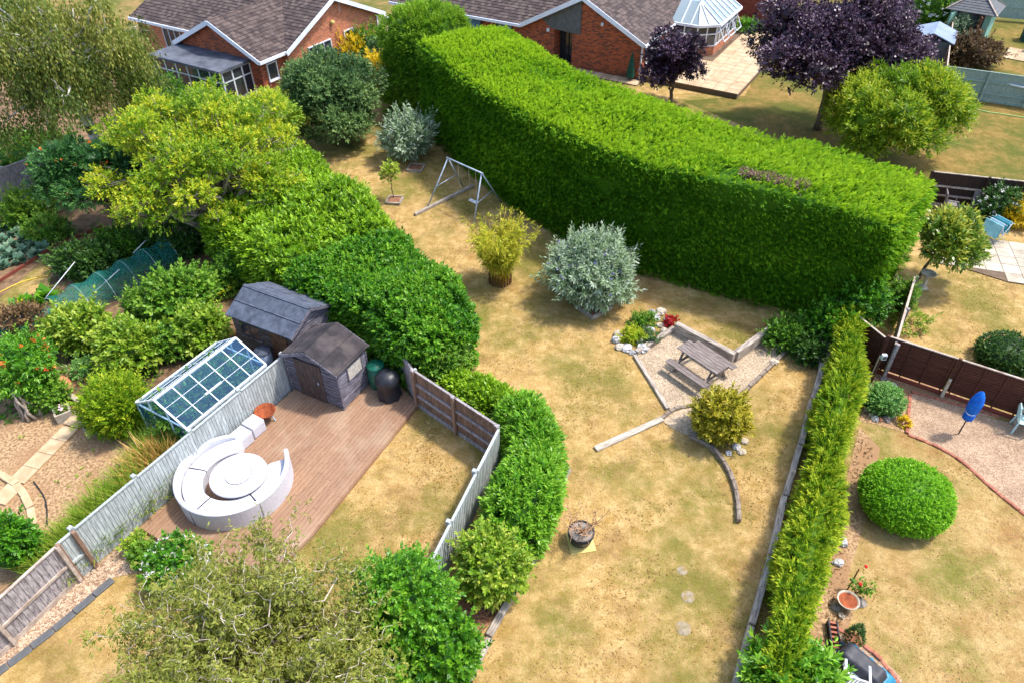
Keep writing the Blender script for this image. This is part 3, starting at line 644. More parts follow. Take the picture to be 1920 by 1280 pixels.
dang = math.atan2(DK[3][1] - DK[4][1], DK[3][0] - DK[4][0])
run_boards('board', t, DK, dang, .125, 'deck', dkz, .03)
mb = MB()
for a, b in ((DK[2], DK[3]), (DK[3], DK[4]), (DK[4], DK[5]), (DK[5], DK[0])): mb.beam((a[0], a[1], .05), (b[0], b[1], .05), .03, .11)
mb.build('skirt', 'deck', t)
MB().sheet([(p[0], p[1]) for p in DK], .095).build('underlay', 'brownw', t)

# ---------------------------------------------------------------- fences
fence('board_fence', 'pale weathered board fence between the deck and the greenhouse garden', (-7.020, 16.606), (-10.579, 10.326), 1.46, 4, .1, 'fence_pale', 'fence_pale', 'fence_pale', (.5,), -1, True, True, postcap=True)
fence('board_fence', 'short pale fence panel between two posts at the gravel strip', (-10.593, 10.296), (-10.795, 9.937), 1.44, 1, .1, 'fence_pale', 'post_b', 'fence_pale', (.45,), 1, True, True)
fence('board_fence', 'grey board fence with light mid rail beside the flint gravel strip', (-10.801, 9.893), (-12.35, 6.65), 1.42, 2, .14, 'fence_grey', 'cap', 'cap', (.5,), 1, True, True, postw=.09)
fence('board_fence', 'brown board fence with grey rails behind the square dry lawn', (-2.923, 15.813), (-0.400, 13.551), 1.5, 2, .1, 'fence_brown', 'post_b', 'fence_grey', (.36, .68), -1, True, True, postcap=True)
fence('board_fence', 'grey fence running from the black barbecue cover behind the black-roofed shed', (-4.9, 19.3), (-2.961, 15.860), 1.46, 3, .1, 'fence_grey', 'fence_pale', 'fence_grey', (.5,), 1, True, True)
fence('board_fence', 'whitish board fence between the square dry lawn and the shrub border', (-0.369, 13.511), (-2.090, 8.885), 1.46, 3, .1, 'fence_pale', 'fence_pale', 'fence_pale', (.3, .62), -1, True, True, postcap=True)
fence('board_fence', 'dark grey close-board fence at the far end of the vegetable garden', (-23.369, 27.063), (-20.697, 30.604), 1.7, 4, .12, 'fence_grey', 'fence_grey', 'fence_grey', (.5,), 1, True, False, each=False)
fence('board_fence', 'almost black fence behind the rattan chairs', (18.0, 28.0), (26.5, 25.6), 1.55, 4, .12, 'fence_black', 'fence_black', 'cap', (.35, .62), -1, True, True, each=False)
fence('board_fence', 'grey-green board fence behind the white goal frame', (24.410, 40.335, 0), (34, 35.6), 1.6, 5, .1, 'fence_green', 'fence_green', 'fence_green', (.3, .68), -1, True, True, each=False, postw=.11)
fence('board_fence', 'low brown side fence running back from the green fence to the grey shed', (24.410, 40.335), (28.562, 48.429), 1.5, 3, .1, 'fence_brown', 'fence_brown', 'cap', (.5,), 1, True, False, each=False)
fence('board_fence', 'grey-green fence behind the sage summerhouse', (32.415, 55.058), (44, 50.5), 1.8, 5, .12, 'fence_green', 'fence_green', 'fence_green', (.5,), -1, True, False, each=False)
fence('board_fence', 'red-brown fence behind the conservatory patio', (16.321, 55.561), (19.315, 49.114), 1.8, 3, .12, 'fence_red', 'fence_red', 'fence_red', (.33, .66), -1, True, False, each=False)
fence('board_fence', 'small pale fence beside the orange brick gable', (-9.330, 48.758), (-7.988, 50.765), 1.5, 1, .12, 'cap', 'cap', 'cap', (.5,), -1, True, False, each=False)

def lap_fence(name, label, p0, p1, h, bays, spur=True, slats=13):
    p0 = Vector(V3(p0)); p1 = Vector(V3(p1)); d = p1 - p0; L = d.length; rz = math.atan2(d.y, d.x); bl = L / bays
    t = thing(name, label, 'fence', p0, rz)
    sl_ = Rep('slat', cbox(bl - .1, .012, h / slats * 1.25, False), 'fence_dark'); bt = Rep('batten', cbox(.045, .03, h - .22), 'fence_dark')
    po = Rep('post', cbox(.09, .09, h + .05), 'fence_dark', .006); sp = Rep('concrete_spur', MB().box((0, 0, .38), (.1, .09, .8), taper=.85), 'conc', .006); cp = Rep('capping', cbox(bl - .1, .06, .03, False), 'cap'); gb = Rep('gravel_board', cbox(bl - .1, .025, .17), 'fence_red')
    for i in range(bays):
        for k in range(slats): sl_.put(t, ((i + .5) * bl, 0, .24 + (k + .5) * (h - .26) / slats), (R(9), 0, 0))
        for k in range(4): bt.put(t, (i * bl + .06 + (k + .15) * (bl - .1) / 3.3, -.03, .2))
        cp.put(t, ((i + .5) * bl, 0, h + .01)); gb.put(t, ((i + .5) * bl, -.01, .0))
    for i in range(bays + 1):
        po.put(t, (i * bl, -.02, 0))
        if spur: sp.put(t, (i * bl, -.115, 0))
    return t
lap_fence('lap_panel_fence', 'dark brown lap panel fence with concrete spurs behind the pink gravel', (11.775, 17.199), (16.9, 13.9), 1.5, 3)
lap_fence('lap_panel_fence', 'short dark panel fence at the end of the thuja hedge below the tall hedge', (10.95, 19.2), (11.740, 17.200), 1.4, 1, False)
fence('board_fence', 'narrow grey fence edge between the tall hedge corner and the bird bath lawn', (14.056, 20.487, 0), (11.9, 16.9), 1.4, 2, .12, 'fence_grey', 'fence_grey', 'cap', (.5,), 1, True, False, each=False)

# ---------------------------------------------------------------- houses
def tiles(poly3, s_dir, t_dir, o, ts=.25, tt=.25, lift=.03):
    """roof slope laid with overlapping tiles; poly3 = convex corners on the plane"""
    o = Vector(o); s_dir = Vector(s_dir).normalized(); t_dir = Vector(t_dir).normalized(); nn = s_dir.cross(t_dir); nn = nn if nn.z > 0 else -nn
    pl = [((Vector(p) - o).dot(s_dir), (Vector(p) - o).dot(t_dir)) for p in poly3]
    mb = MB(); rg = random.Random(7); s0, s1 = min(p[0] for p in pl), max(p[0] for p in pl); t0, t1 = min(p[1] for p in pl), max(p[1] for p in pl)
    for i in range(math.ceil((t1 - t0) / tt)):
        a = t0 + i * tt; st = clip(clip(pl, 1, a, True), 1, a + tt, False)
        if len(st) < 3: continue
        off = (i % 2) * ts / 2
        for k in range(-1, math.ceil((s1 - s0) / ts) + 1):
            b = s0 + k * ts + off; q = clip(clip(st, 0, b + .008, True), 0, b + ts, False)
            if len(q) < 3: continue
            j = rg.uniform(0, .012); n = len(q)
            top = [o + s_dir * x + t_dir * y + nn * (lift * (1 - .8 * (y - a) / tt) + j) for x, y in q]; bot = [o + s_dir * x + t_dir * y - nn * .004 for x, y in q]
            fs = [tuple(range(n))] + [(m, n + m, n + (m + 1) % n, (m + 1) % n) for m in range(n)]
            mb.add(top + bot, fs)
    return mb
a = NT('brown_concrete_tile'); gm = a.n('NewGeometry'); nz = a.noise(a.coord(), 14, 5, .65); n2 = a.noise(a.coord(), .5, 3)
c = a.ramp(gm.outputs['Random Per Island'], [(0, S(58, 47, 46)), (.5, S(76, 63, 61)), (1, S(98, 84, 79))]); c = a.mix(.7, c, a.ramp(nz, [(.3, (.7, .68, .66, 1)), (.7, (1.25, 1.22, 1.18, 1))]), 'MULTIPLY')
c = a.mix(a.ramp(a.noise(a.coord(), 5, 6, .7), [(.58, 0.0), (.66, .55)]), c, S(122, 110, 98))
a.l(c, a.b.inputs['Base Color']); a.b.inputs['Roughness'].default_value = .92; a.bump(nz, .4, .01); MT['tile'] = a.m

TH = R(-31)
def win(t, c, w, h, axis, out, frame='white', glass='glass_d', mull=1, trans=True, name='window', fw=.06):
    """window on a wall: c centre, axis 'x' (wall along x) or 'y', out = outward sign"""
    d = (lambda a, b, z: (c[0] + a, c[1] + b * out, c[2] + z)) if axis == 'x' else (lambda a, b, z: (c[0] + b * out, c[1] + a, c[2] + z))
    sz = (lambda a, b, z: (a, b, z)) if axis == 'x' else (lambda a, b, z: (b, a, z))
    g = MB().box(d(0, .02, 0), sz(w, .03, h)).build(name, glass, t)
    mb = MB()
    for s in (-1, 1):
        mb.box(d(s * w / 2, .045, 0), sz(fw, .07, h + fw)); mb.box(d(0, .045, s * h / 2), sz(w - fw, .07, fw))
    for i in range(1, mull + 1): mb.box(d(-w / 2 + w * i / (mull + 1), .043, 0), sz(fw, .06, h - fw))
    mb.build('frame', frame, g)
    MB().box(d(0, .07, -h / 2 - .06), sz(w + .12, .14, .04)).build('sill', frame, g)
    return g

# -- left house
t = thing('brick_house', 'orange brick bungalow with brown tiled cross-gable roof and flat-roofed sunroom', 'house', (-12.6, 41.75, 0), TH)
HL = t; E = 2.4; RZ = 4.22; W2 = 4.1; OV = .3; dz = E - .12
def wall_box(t, x0, x1, y0, y1, z1, mat): return MB().box(((x0 + x1) / 2, (y0 + y1) / 2, z1 / 2), (x1 - x0, y1 - y0, z1)).build('wall', mat, t)
mb = MB().prism([(-13, 0), (0, 0), (0, 8.2), (-13, 8.2)], 0, E)
mb.add([(0, 0, E), (0, 8.2, E), (0, 4.1, RZ), (-13, 0, E), (-13, 8.2, E), (-13, 4.1, RZ)], [(0, 1, 2), (4, 3, 5), (0, 2, 5, 3), (1, 4, 5, 2)])
mb.build('wall', 'brick_o', t)
mb = MB().prism([(-6.5, -1.9), (-.25, -1.9), (-.25, -.02), (-6.5, -.02)], 0, E)
WR = 3.95
mb.add([(-6.5, -1.9, E), (-.25, -1.9, E), (-3.35, -1.9, WR - .05), (-6.5, -.02, E), (-.25, -.02, E), (-3.35, -.02, WR - .05)], [(0, 1, 2), (4, 3, 5), (0, 2, 5, 3), (1, 4, 5, 2)])
mb.build('wall', 'brick_r', t)
k = (RZ - E) / W2
def zf(y): return E + .06 + k * min(y, 8.2 - y) if True else 0
mf = (WR - E) / 3.12                                    # wing pitch
yv = (WR - E) / k                                       # where the wing's ridge meets the main slope
tiles([(-13.3, -OV, zf(-OV)), (-6.8, -OV, zf(-OV)), (-3.35, yv, WR + .06), (-3.35, 4.1, RZ + .06), (-13.3, 4.1, RZ + .06)], (1, 0, 0), (0, 1, k), (-13.3, -OV, zf(-OV))).build('roof_slope', 'tile', t)
tiles([(-.0, -OV + .3, zf(0)), (.3, -OV, zf(-OV)), (.3, 4.1, RZ + .06), (-3.35, 4.1, RZ + .06), (-3.35, yv, WR + .06)], (1, 0, 0), (0, 1, k), (-3.35, -OV, zf(-OV))).build('roof_slope', 'tile', t)
tiles([(-13.3, 4.1, RZ + .06), (.3, 4.1, RZ + .06), (.3, 8.5, zf(-OV)), (-13.3, 8.5, zf(-OV))], (1, 0, 0), (0, 1, -k), (-13.3, 8.5, zf(-OV))).build('roof_slope', 'tile', t)
zw = E + .06
tiles([(.1, -2.2, zw - .1), (.1, -.1, zw - .1), (-3.35, yv, WR + .06), (-3.35, -2.2, WR + .06)], (0, 1, 0), (-1, 0, mf), (.1, -2.2, zw - .1)).build('roof_slope', 'tile', t)
tiles([(-6.8, -2.2, zw - .1), (-6.8, -.1, zw - .1), (-3.35, yv, WR + .06), (-3.35, -2.2, WR + .06)], (0, 1, 0), (1, 0, mf), (-6.8, -2.2, zw - .1)).build('roof_slope', 'tile', t)
mb = MB()
for i in range(30): mb.tube([(-13.2 + i * .45, 4.1, RZ + .07), (-12.78 + i * .45, 4.1, RZ + .08)], .11, 6)
for i in range(9): mb.tube([(-3.35, -2.15 + i * .45, WR + .05), (-3.35, -1.73 + i * .45, WR + .06)], .1, 6)
mb.build('ridge_tiles', 'tile', t)
mb = MB()
for ys, ye in ((-OV, 4.1), (8.5, 4.1)): mb.beam((.32, ys, zf(-OV) - .06), (.32, ye, RZ - .03), .04, .24)
mb.build('bargeboard', 'fascia', t)
mb = MB(); mb.beam((.12, -2.22, zw - .17), (-3.35, -2.22, WR - .02), .04, .24); mb.beam((-6.82, -2.22, zw - .17), (-3.35, -2.22, WR - .02), .04, .24); mb.build('bargeboard', 'fascia', t)
for g_ in (((-13.3, -OV - .03, dz), (-6.9, -OV - .03, dz), .1, .16), ((.14, -2.2, dz), (.14, -.2, dz), .1, .16), ((-6.84, -2.2, dz), (-6.84, -.4, dz), .1, .16), ((-13, 8.55, dz), (.3, 8.55, dz), .1, .16),): MB().beam(*g_).build('gutter', 'fascia', t)
mb = MB(); mb.tube([(.14, 7.9, 2.3), (.12, 7.9, .1)], .05, 8); mb.tube([(.1, 8.3, 2.3), (.9, 8.4, 2.0)], .05, 8); mb.build('downpipe', 'white', t, True)
win(t, (0, 2.6, 1.25), 1.9, 1.5, 'y', 1, mull=2); win(t, (0, 5.2, 1.55), .8, 1.1, 'y', 1, mull=0); win(t, (-9.8, 0, 1.45), 1.6, 1.2, 'x', -1, mull=2); win(t, (-.25, -1.1, 1.5), .7, .9, 'y', 1, mull=0)
MB().lathe([(.01, 0), (.12, .02), (.14, .18), (.02, .24)], 10, (.08, 3.9, 2.75)).build('alarm_box', 'cork', t, True)
mb = MB().tube([(.16, 4.6, 3.3), (.16, 4.6, 5.6)], .02, 6); mb.beam((.16, 4.0, 5.5), (.16, 5.5, 5.5), .02, .02)
for i_ in range(6): mb.beam((-.2, 4.15 + i_ * .25, 5.5), (.52, 4.15 + i_ * .25, 5.5), .012, .012)
mb.build('aerial', 'steel', t)
s = MB().prism([(-6.5, -4.0), (-.95, -4.0), (-.95, -1.92), (-6.5, -1.92)], 0, .5).build('sunroom_base', 'brick_r', t)
mb = MB()
for x in np.linspace(-6.45, -1.0, 7): mb.box((x, -3.96, 1.32), (.09, .07, 1.62))
for y in (-3.95, -3.25, -2.55, -1.97): mb.box((-1.0, y, 1.32), (.08, .09, 1.62))
for z in (.53, 1.55, 2.1): mb.box((-3.72, -3.96, z), (5.5, .06, .07)); mb.box((-1.0, -2.96, z), (.06, 2.0, .07))
mb.build('sunroom_frame', 'white', t)
mb = MB(); mb.box((-3.72, -3.97, 1.3), (5.4, .02, 1.6)); mb.box((-.99, -2.96, 1.3), (.02, 1.95, 1.6)); mb.build('sunroom_glazing', 'glass_d', t)
MB().box((-3.75, -3.0, 2.2), (5.75, 2.35, .14)).build('sunroom_roof', 'felt_f', t)

# -- right house
t = thing('brick_house', 'red brick bungalow with wide gable, white bargeboards and dark recessed door', 'house', (7.7, 43.0, 0), TH)
E2 = 2.25; RZ2 = 4.2; G0 = -7.6; gc = G0 / 2; k2 = (RZ2 - E2) / (-gc); D2 = 12.0
mb = MB().prism([(G0, 0), (-5.75, 0), (-5.75, .9), (-4.5, .9), (-4.5, 0), (0, 0), (0, D2), (G0, D2)], 0, E2)
mb.build('wall', 'brick_r', t)
MB().add([(G0, .012, E2), (0, .012, E2), (gc, .012, RZ2), (G0, D2, E2), (0, D2, E2), (gc, D2, RZ2)], [(0, 1, 2), (4, 3, 5), (0, 2, 5, 3), (1, 4, 5, 2), (0, 3, 4, 1)]).build('wall', 'brick_r', t)
MB().prism([(-18, .0), (G0 - .01, .0), (G0 - .01, 8), (-18, 8)], 0, E2).build('wall', 'brick_r', t)
zg = lambda x: E2 + .06 + k2 * (min(x - G0, -x))
km = .46; rm = 4.0; RM = E2 + .06 + km * rm; xa = G0 + (RM - E2 - .06) / k2
tiles([(-18.2, -.35, E2 + .06 - .35 * km), (G0 - .35, -.35, E2 + .06 - .35 * km), (min(xa, gc), rm, RM), (-18.2, rm, RM)], (1, 0, 0), (0, 1, km), (-18.2, -.35, E2 + .06 - .35 * km)).build('roof_slope', 'tile', t)
tiles([(.3, -.35, zg(.3)), (.3, D2 + .3, zg(.3)), (gc, D2 + .3, RZ2 + .06), (gc, -.35, RZ2 + .06)], (0, 1, 0), (-1, 0, k2), (.3, -.35, zg(.3))).build('roof_slope', 'tile', t)
tiles([(G0 - .3, -.35, zg(.3)), (G0 - .3, 0, zg(.3)), (gc, rm, RZ2 + .06), (gc, -.35, RZ2 + .06)], (0, 1, 0), (1, 0, k2), (G0 - .3, -.35, zg(.3))).build('roof_slope', 'tile', t)
mb = MB()
for i in range(27): mb.tube([(gc, -.3 + i * .45, RZ2 + .07), (gc, .12 + i * .45, RZ2 + .08)], .11, 6)
mb.build('ridge_tiles', 'tile', t)
mb = MB(); mb.beam((.32, -.37, zg(.3) - .05), (gc, -.37, RZ2 - .01), .04, .24); mb.beam((G0 - .32, -.37, zg(.3) - .05), (gc, -.37, RZ2 - .01), .04, .24); mb.build('bargeboard', 'fascia', t)
for g_ in (((-18.2, -.4, E2 - .18), (G0 - .3, -.4, E2 - .18), .1, .16), ((.36, -.35, E2 - .16), (.36, 4.4, E2 - .16), .1, .14),): MB().beam(*g_).build('gutter', 'fascia', t)
MB().tube([(.08, -.06, 2.1), (.08, -.06, .05)], .045, 8).build('downpipe', 'white', t, True)
MB().add([(-5.9, -.02, 2.12), (-3.95, -.02, 2.02), (-3.95, -.02, 3.95), (-6.6, -.02, 2.55), (-5.9, -.05, 2.12), (-3.95, -.05, 2.02), (-3.95, -.05, 3.95), (-6.6, -.05, 2.55)], [(0, 1, 2, 3), (7, 6, 5, 4), (0, 4, 5, 1), (1, 5, 6, 2), (2, 6, 7, 3), (3, 7, 4, 0)]).build('gable_panel', 'clad_gr', t)
g = MB().box((-5.12, .86, 1.05), (1.2, .05, 2.1)).build('door', 'glass_d', t)
mb = MB(); mb.box((-5.68, .82, 1.05), (.08, .06, 2.1)); mb.box((-4.56, .82, 1.05), (.08, .06, 2.1)); mb.box((-5.12, .82, 2.06), (1.04, .06, .08)); mb.box((-5.12, .82, 1.0), (.06, .05, 2.0)); mb.build('frame', 'dark', g)
win(t, (-9.3, 0, 1.55), 1.1, .95, 'x', -1, 'dark', 'glass_b', 0); win(t, (-11.6, 0, 1.55), 1.1, .95, 'x', -1, 'dark', 'glass_b', 0); win(t, (-15.0, 0, 1.55), 1.6, .95, 'x', -1, 'dark', 'glass_b', 1)
win(t, (0, 1.8, 1.35), 2.0, 1.3, 'y', 1, 'white', 'glass_d', 2)
MB().lathe([(.05, 0), (.05, .34), (.11, .34), (.11, .42), (.0, .44)], 10, (-9.2, 2.4, E2 + .06 + km * 2.4 - .02)).build('roof_vent', 'white', t)
mb = MB().box((-6.15, -.06, 2.0), (.16, .1, .2)); mb.build('security_light', 'white', t); MB().box((-2.55, -.06, 2.85), (.16, .08, .18)).build('alarm_box', 'white', t)

# -- conservatory
t = thing('conservatory', 'white framed conservatory with many-sided glass roof beside the red brick bungalow', 'conservatory', (7.7, 43.0, 0), TH)
ring = [(.06, 4.7), (1.75, 4.7), (2.7, 5.5), (2.7, 9.6), (.06, 9.6)]; z0 = .3; ze = 2.15
MB().prism(ring, 0, .85).build('dwarf_wall', 'brick_o', t)
mb = MB(); gl = MB()
for i in range(4):
    a, b = Vector((*ring[i], 0)), Vector((*ring[i + 1], 0)); L = (b - a).length; n = max(1, round(L / .72)); d = (b - a) / n
    nrm2 = Vector((d.y, -d.x, 0)).normalized()
    for j in range(n + 1):
        p = a + d * j; mb.beam((p.x, p.y, .85), (p.x, p.y, ze), .07, .07, (nrm2.x, nrm2.y, .01))
    for z in (.9, 1.6, ze - .03): mb.beam((a.x, a.y, z), (b.x, b.y, z), .08, .07)
    gl.add([(a.x, a.y, .88), (b.x, b.y, .88), (b.x, b.y, ze), (a.x, a.y, ze)], [(0, 1, 2, 3)])
mb.build('wall_frame', 'white', t); gl.build('wall_glazing', 'glass_d', t)
ev = [(.02, 4.5), (1.85, 4.5), (2.92, 5.4), (2.92, 9.7), (.02, 9.7)]; rg1, rg2 = Vector((1.25, 6.1, 3.15)), Vector((1.25, 9.7, 3.15))
bars = MB(); panes = []
def rpane(a, b, c, d=None):
    P = [Vector(a), Vector(b), Vector(c)] + ([Vector(d)] if d is not None else []); cen = sum(P, Vector()) / len(P)
    o = MB().add([cen * .0 + p for p in P], [tuple(range(len(P)))]).build('roof_pane', 'glass_c', t)
def rbar(a, b, w=.07): bars.beam((*a[:2], a[2] + .03), (*b[:2], b[2] + .03), w, .06)
def lerp(a, b, f): return tuple(a[i] + (b[i] - a[i]) * f for i in range(len(a)))
e3 = [(x, y, ze + .02) for x, y in ev]
seq = [lerp(e3[0], e3[1], f) for f in (0, .36, .7)] + [e3[1], lerp(e3[1], e3[2], .5), e3[2]]
top0 = Vector((.02, 6.1, 3.15))
tops = [top0, lerp(top0, rg1, .5), rg1, rg1, rg1, rg1]
for i in range(5):
    rpane(seq[i], seq[i + 1], tops[i + 1], tops[i] if tops[i] != tops[i + 1] else None); rbar(seq[i + 1], tops[i + 1])
for i in range(6):
    a, b = lerp(e3[2], e3[3], i / 6), lerp(e3[2], e3[3], (i + 1) / 6); c, d = lerp(rg1, rg2, i / 6), lerp(rg1, rg2, (i + 1) / 6)
    rpane(a, b, d, c); rbar(b, d); rpane(lerp((.02, 6.1, 3.1), (.02, 9.7, 3.1), i / 6), lerp((.02, 6.1, 3.1), (.02, 9.7, 3.1), (i + 1) / 6), d, c)
rbar(rg1, rg2, .14); bars.beam((1.25, 6.1, 3.18), (1.25, 6.1, 3.4), .06, .06)
for i in range(4): bars.beam((*ev[i], ze), (*ev[i + 1], ze), .1, .14)
bars.build('roof_bar', 'white', t)
for i in range(3):                                      # open top-hung casements on the long side
    y = 6.2 + i * 1.25; f = MB()
    for s in (-1, 1): f.beam((2.78, y + s * .5, 1.95), (3.22, y + s * .5, 1.15), .05, .05)
    f.beam((2.78, y - .5, 1.95), (2.78, y + .5, 1.95), .05, .05); f.beam((3.22, y - .5, 1.15), (3.22, y + .5, 1.15), .05, .05)
    f.build('open_casement', 'white', t)

# -- patio of the right house
def slab_floor(name, label, cat, loc, rz, cells, mat, z0, z1, base=None, structure=True):
    o = bpy.data.objects.new(name, None); COL.objects.link(o); o.location = V3(loc); o.rotation_euler = (0, 0, rz)
    if structure: o['kind'] = 'structure'
    else: tag(o, label, cat)
    for (x0, y0, x1, y1) in cells:
        m = MB().box((0, 0, 0), (x1 - x0 - .022, y1 - y0 - .022, z1 - z0)).build('slab', mat, o); m.location = ((x0 + x1) / 2, (y0 + y1) / 2, (z0 + z1) / 2 + random.Random(x0 * 31 + y0 * 17).uniform(-.004, .004))
    if base: MB().prism(base, -.02, z0 + (z1 - z0) * .7).build('bedding', 'joint', o)
    return o
cells = []
for j in range(20):
    x = .1
    for i in range(8):
        w = .74; y0 = .02 + j * .62
        if not (y0 > 4.0 and y0 < 10 and x < 2.4): cells.append((x, y0, x + w, y0 + .62))
        x += w
slab_floor('patio', '', '', (7.7, 43.0, 0), TH, cells, 'slab_p', .24, .31, [(.1, .0), (6.0, .0), (6.0, 12.4), (.1, 12.4)])
slab_floor('path', '', '', (7.7, 43.0, 0), TH, [(-7.5 + i * .6, -.95, -6.9 + i * .6, -.1) for i in range(13)], 'slab_p', .02, .06, [(-7.5, -.95), (.3, -.95), (.3, -.1), (-7.5, -.1)])

# ================================================================== SHEDS, GREENHOUSE, SUMMERHOUSE
def weatherboards(t, x0, x1, y, z0, ztop, axis, out, mat, bh=.125, skip=None):
    """overlapping horizontal boards on a wall (axis 'x' wall at y, 'y' wall at x=y); ztop(u) gives wall top; skip=[(a,b,za,zb)] openings"""
    z = z0
    while True:
        zt = z + bh; mid = z + bh / 2
        us = np.linspace(x0, x1, 41); ok = [u for u in us if ztop(u) >= mid]
        if not ok: break
        segs = [(min(ok), max(ok))]
        for (a, b, za, zb) in (skip or []):
            if za < mid < zb:
                new = []
                for s0, s1 in segs:
                    if s0 < a: new.append((s0, min(a, s1)))
                    if s1 > b: new.append((max(b, s0), s1))
                segs = new
        for s0, s1 in segs:
            if s1 - s0 < .06: continue
            L = s1 - s0
            if axis == 'x':
                o = MB().box((0, 0, 0), (L, .018, bh * 1.12), 0, out * R(11)).build('weatherboard', mat, t); o.location = ((s0 + s1) / 2, y, mid)
            else:
                o = MB().box((0, 0, 0), (.018, L, bh * 1.12), 0, 0, out * R(11)).build('weatherboard', mat, t); o.location = (y, (s0 + s1) / 2, mid)
        z += bh
def gable_shed(label, pos, rz, w, d, e, r, clad, roofmat, doormat, oh=.1, winside=True, doorx=0.0, front='x', strips=True):
    """local: gable fronts at y=0 and y=d, x in [-w/2, w/2]"""
    t = thing('garden_shed', label, 'shed', pos, rz)
    mb = MB().prism([(-w / 2 + .02, .02), (w / 2 - .02, .02), (w / 2 - .02, d - .02), (-w / 2 + .02, d - .02)], 0, e)
    mb.add([(-w / 2 + .02, .02, e), (w / 2 - .02, .02, e), (0, .02, r - .05), (-w / 2 + .02, d - .02, e), (w / 2 - .02, d - .02, e), (0, d - .02, r - .05)], [(0, 1, 2), (4, 3, 5), (0, 2, 5, 3), (1, 4, 5, 2)])
    mb.build('carcass', clad, t)
    zt = lambda u: e + (r - e) * (1 - abs(u) / (w / 2)) - .03
    dw = 1.02; weatherboards(t, -w / 2, w / 2, 0, .06, zt, 'x', 1, clad, skip=[(doorx - dw / 2, doorx + dw / 2, 0, 1.52)])
    weatherboards(t, -w / 2, w / 2, d, .06, zt, 'x', -1, clad)
    wy = (.32 * d, .82 * d, .85, 1.35) if winside else None
    weatherboards(t, 0, d, w / 2, .06, lambda u: e - .02, 'y', -1, clad, skip=[wy] if wy else None)
    weatherboards(t, 0, d, -w / 2, .06, lambda u: e - .02, 'y', 1, clad)
    for x in (-w / 2, w / 2):
        for y in (0, d): MB().box((x, y, e / 2), (.06, .06, e)).build('corner_post', clad, t)
    door = MB().box((doorx, -.012, .78), (dw, .03, 1.46)).build('door', doormat, t)
    for i in range(7): MB().box((doorx - dw / 2 + dw * (i + .5) / 7, -.034, .78), (dw / 7 - .01, .012, 1.44)).build('door_board', doormat, door)
    MB().box((doorx + dw * .32, -.05, .8), (.05, .02, .09)).build('latch', 'steel', door)
    if wy:
        g = MB().box((w / 2 + .012, (wy[0] + wy[1]) / 2, 1.1), (.02, wy[1] - wy[0], .5)).build('window', 'curtain', t); f = MB()
        for y in (wy[0], wy[1]): f.box((w / 2 + .02, y, 1.1), (.04, .04, .54))
        for z in (.84, 1.36): f.box((w / 2 + .02, (wy[0] + wy[1]) / 2, z), (.04, wy[1] - wy[0], .04))
        f.build('frame', clad, g)
    sl = (r - e) / (w / 2); ex = w / 2 + oh; ez = e - sl * oh + .03
    for s in (-1, 1):
        vs = [(s * ex, -oh, ez), (s * ex, d + oh, ez), (0, d + oh, r + .03), (0, -oh, r + .03)]; up = [(x, y, z + .03) for x, y, z in vs]
        MB().add(vs + up, [(0, 1, 2, 3), (7, 6, 5, 4), (0, 4, 5, 1), (1, 5, 6, 2), (2, 6, 7, 3), (3, 7, 4, 0)]).build('roof_slope', roofmat, t)
        if strips:
            for f in (.06, .52): MB().beam((s * ex * (1 - f), -oh, ez + (r + .03 - ez) * f + .034), (s * ex * (1 - f), d + oh, ez + (r + .03 - ez) * f + .034), .05, .012).build('felt_lap', roofmat, t)
        MB().beam((s * ex, -oh - .012, ez - .02), (0, -oh - .012, r - .02), .02, .1).build('bargeboard', clad, t)
        MB().beam((s * ex, d + oh + .012, ez - .02), (0, d + oh + .012, r - .02), .02, .1).build('bargeboard', clad, t)
    return t
gable_shed('small grey weatherboard shed with black felt roof standing on the deck', (-6.056, 16.041, 0), R(-27.7), 1.98, 1.36, 1.5, 1.98, 'clad', 'felt', 'door_d', doorx=-.12)
o = bpy.data.objects['garden_shed']; o.location.z = .14
# older shed: its long side faces the camera, ridge along local x
t = thing('garden_shed', 'old dark shed with grey felt roof behind the black-roofed shed', 'shed', (-7.62, 18.75, 0), R(-28))
mb = MB().prism([(-1.25, -.9), (1.25, -.9), (1.25, .9), (-1.25, .9)], 0, 1.6); mb.add([(-1.25, -.9, 1.6), (-1.25, .9, 1.6), (-1.25, 0, 2.05), (1.25, -.9, 1.6), (1.25, .9, 1.6), (1.25, 0, 2.05)], [(1, 0, 2), (3, 4, 5), (0, 3, 5, 2), (4, 1, 2, 5)]); mb.build('carcass', 'clad_o', t)
weatherboards(t, -1.25, 1.25, -.91, .06, lambda u: 1.58, 'x', 1, 'clad_o', skip=[(-.95, -.15, .85, 1.4), (.35, 1.05, 0, 1.5)])
weatherboards(t, -.9, .9, 1.26, .06, lambda u: 2.02 - .5 * abs(u), 'y', -1, 'clad')
weatherboards(t, -.9, .9, -1.26, .06, lambda u: 2.02 - .5 * abs(u), 'y', 1, 'clad_o')
g = MB().box((-.55, -.915, 1.12), (.8, .02, .55)).build('window', 'glass_d', t); MB().box((-.55, -.93, 1.12), (.04, .03, .55)).build('glazing_bar', 'clad_o', g); MB().box((-.55, -.94, .84), (.9, .06, .04)).build('sill', 'clad_o', g)
g = MB().box((.7, -.92, .77), (.7, .03, 1.45)).build('door', 'brownw', t)
for i in range(5): MB().box((.35 + .7 * (i + .5) / 5, -.942, .77), (.13, .012, 1.42)).build('door_board', 'brownw', g)
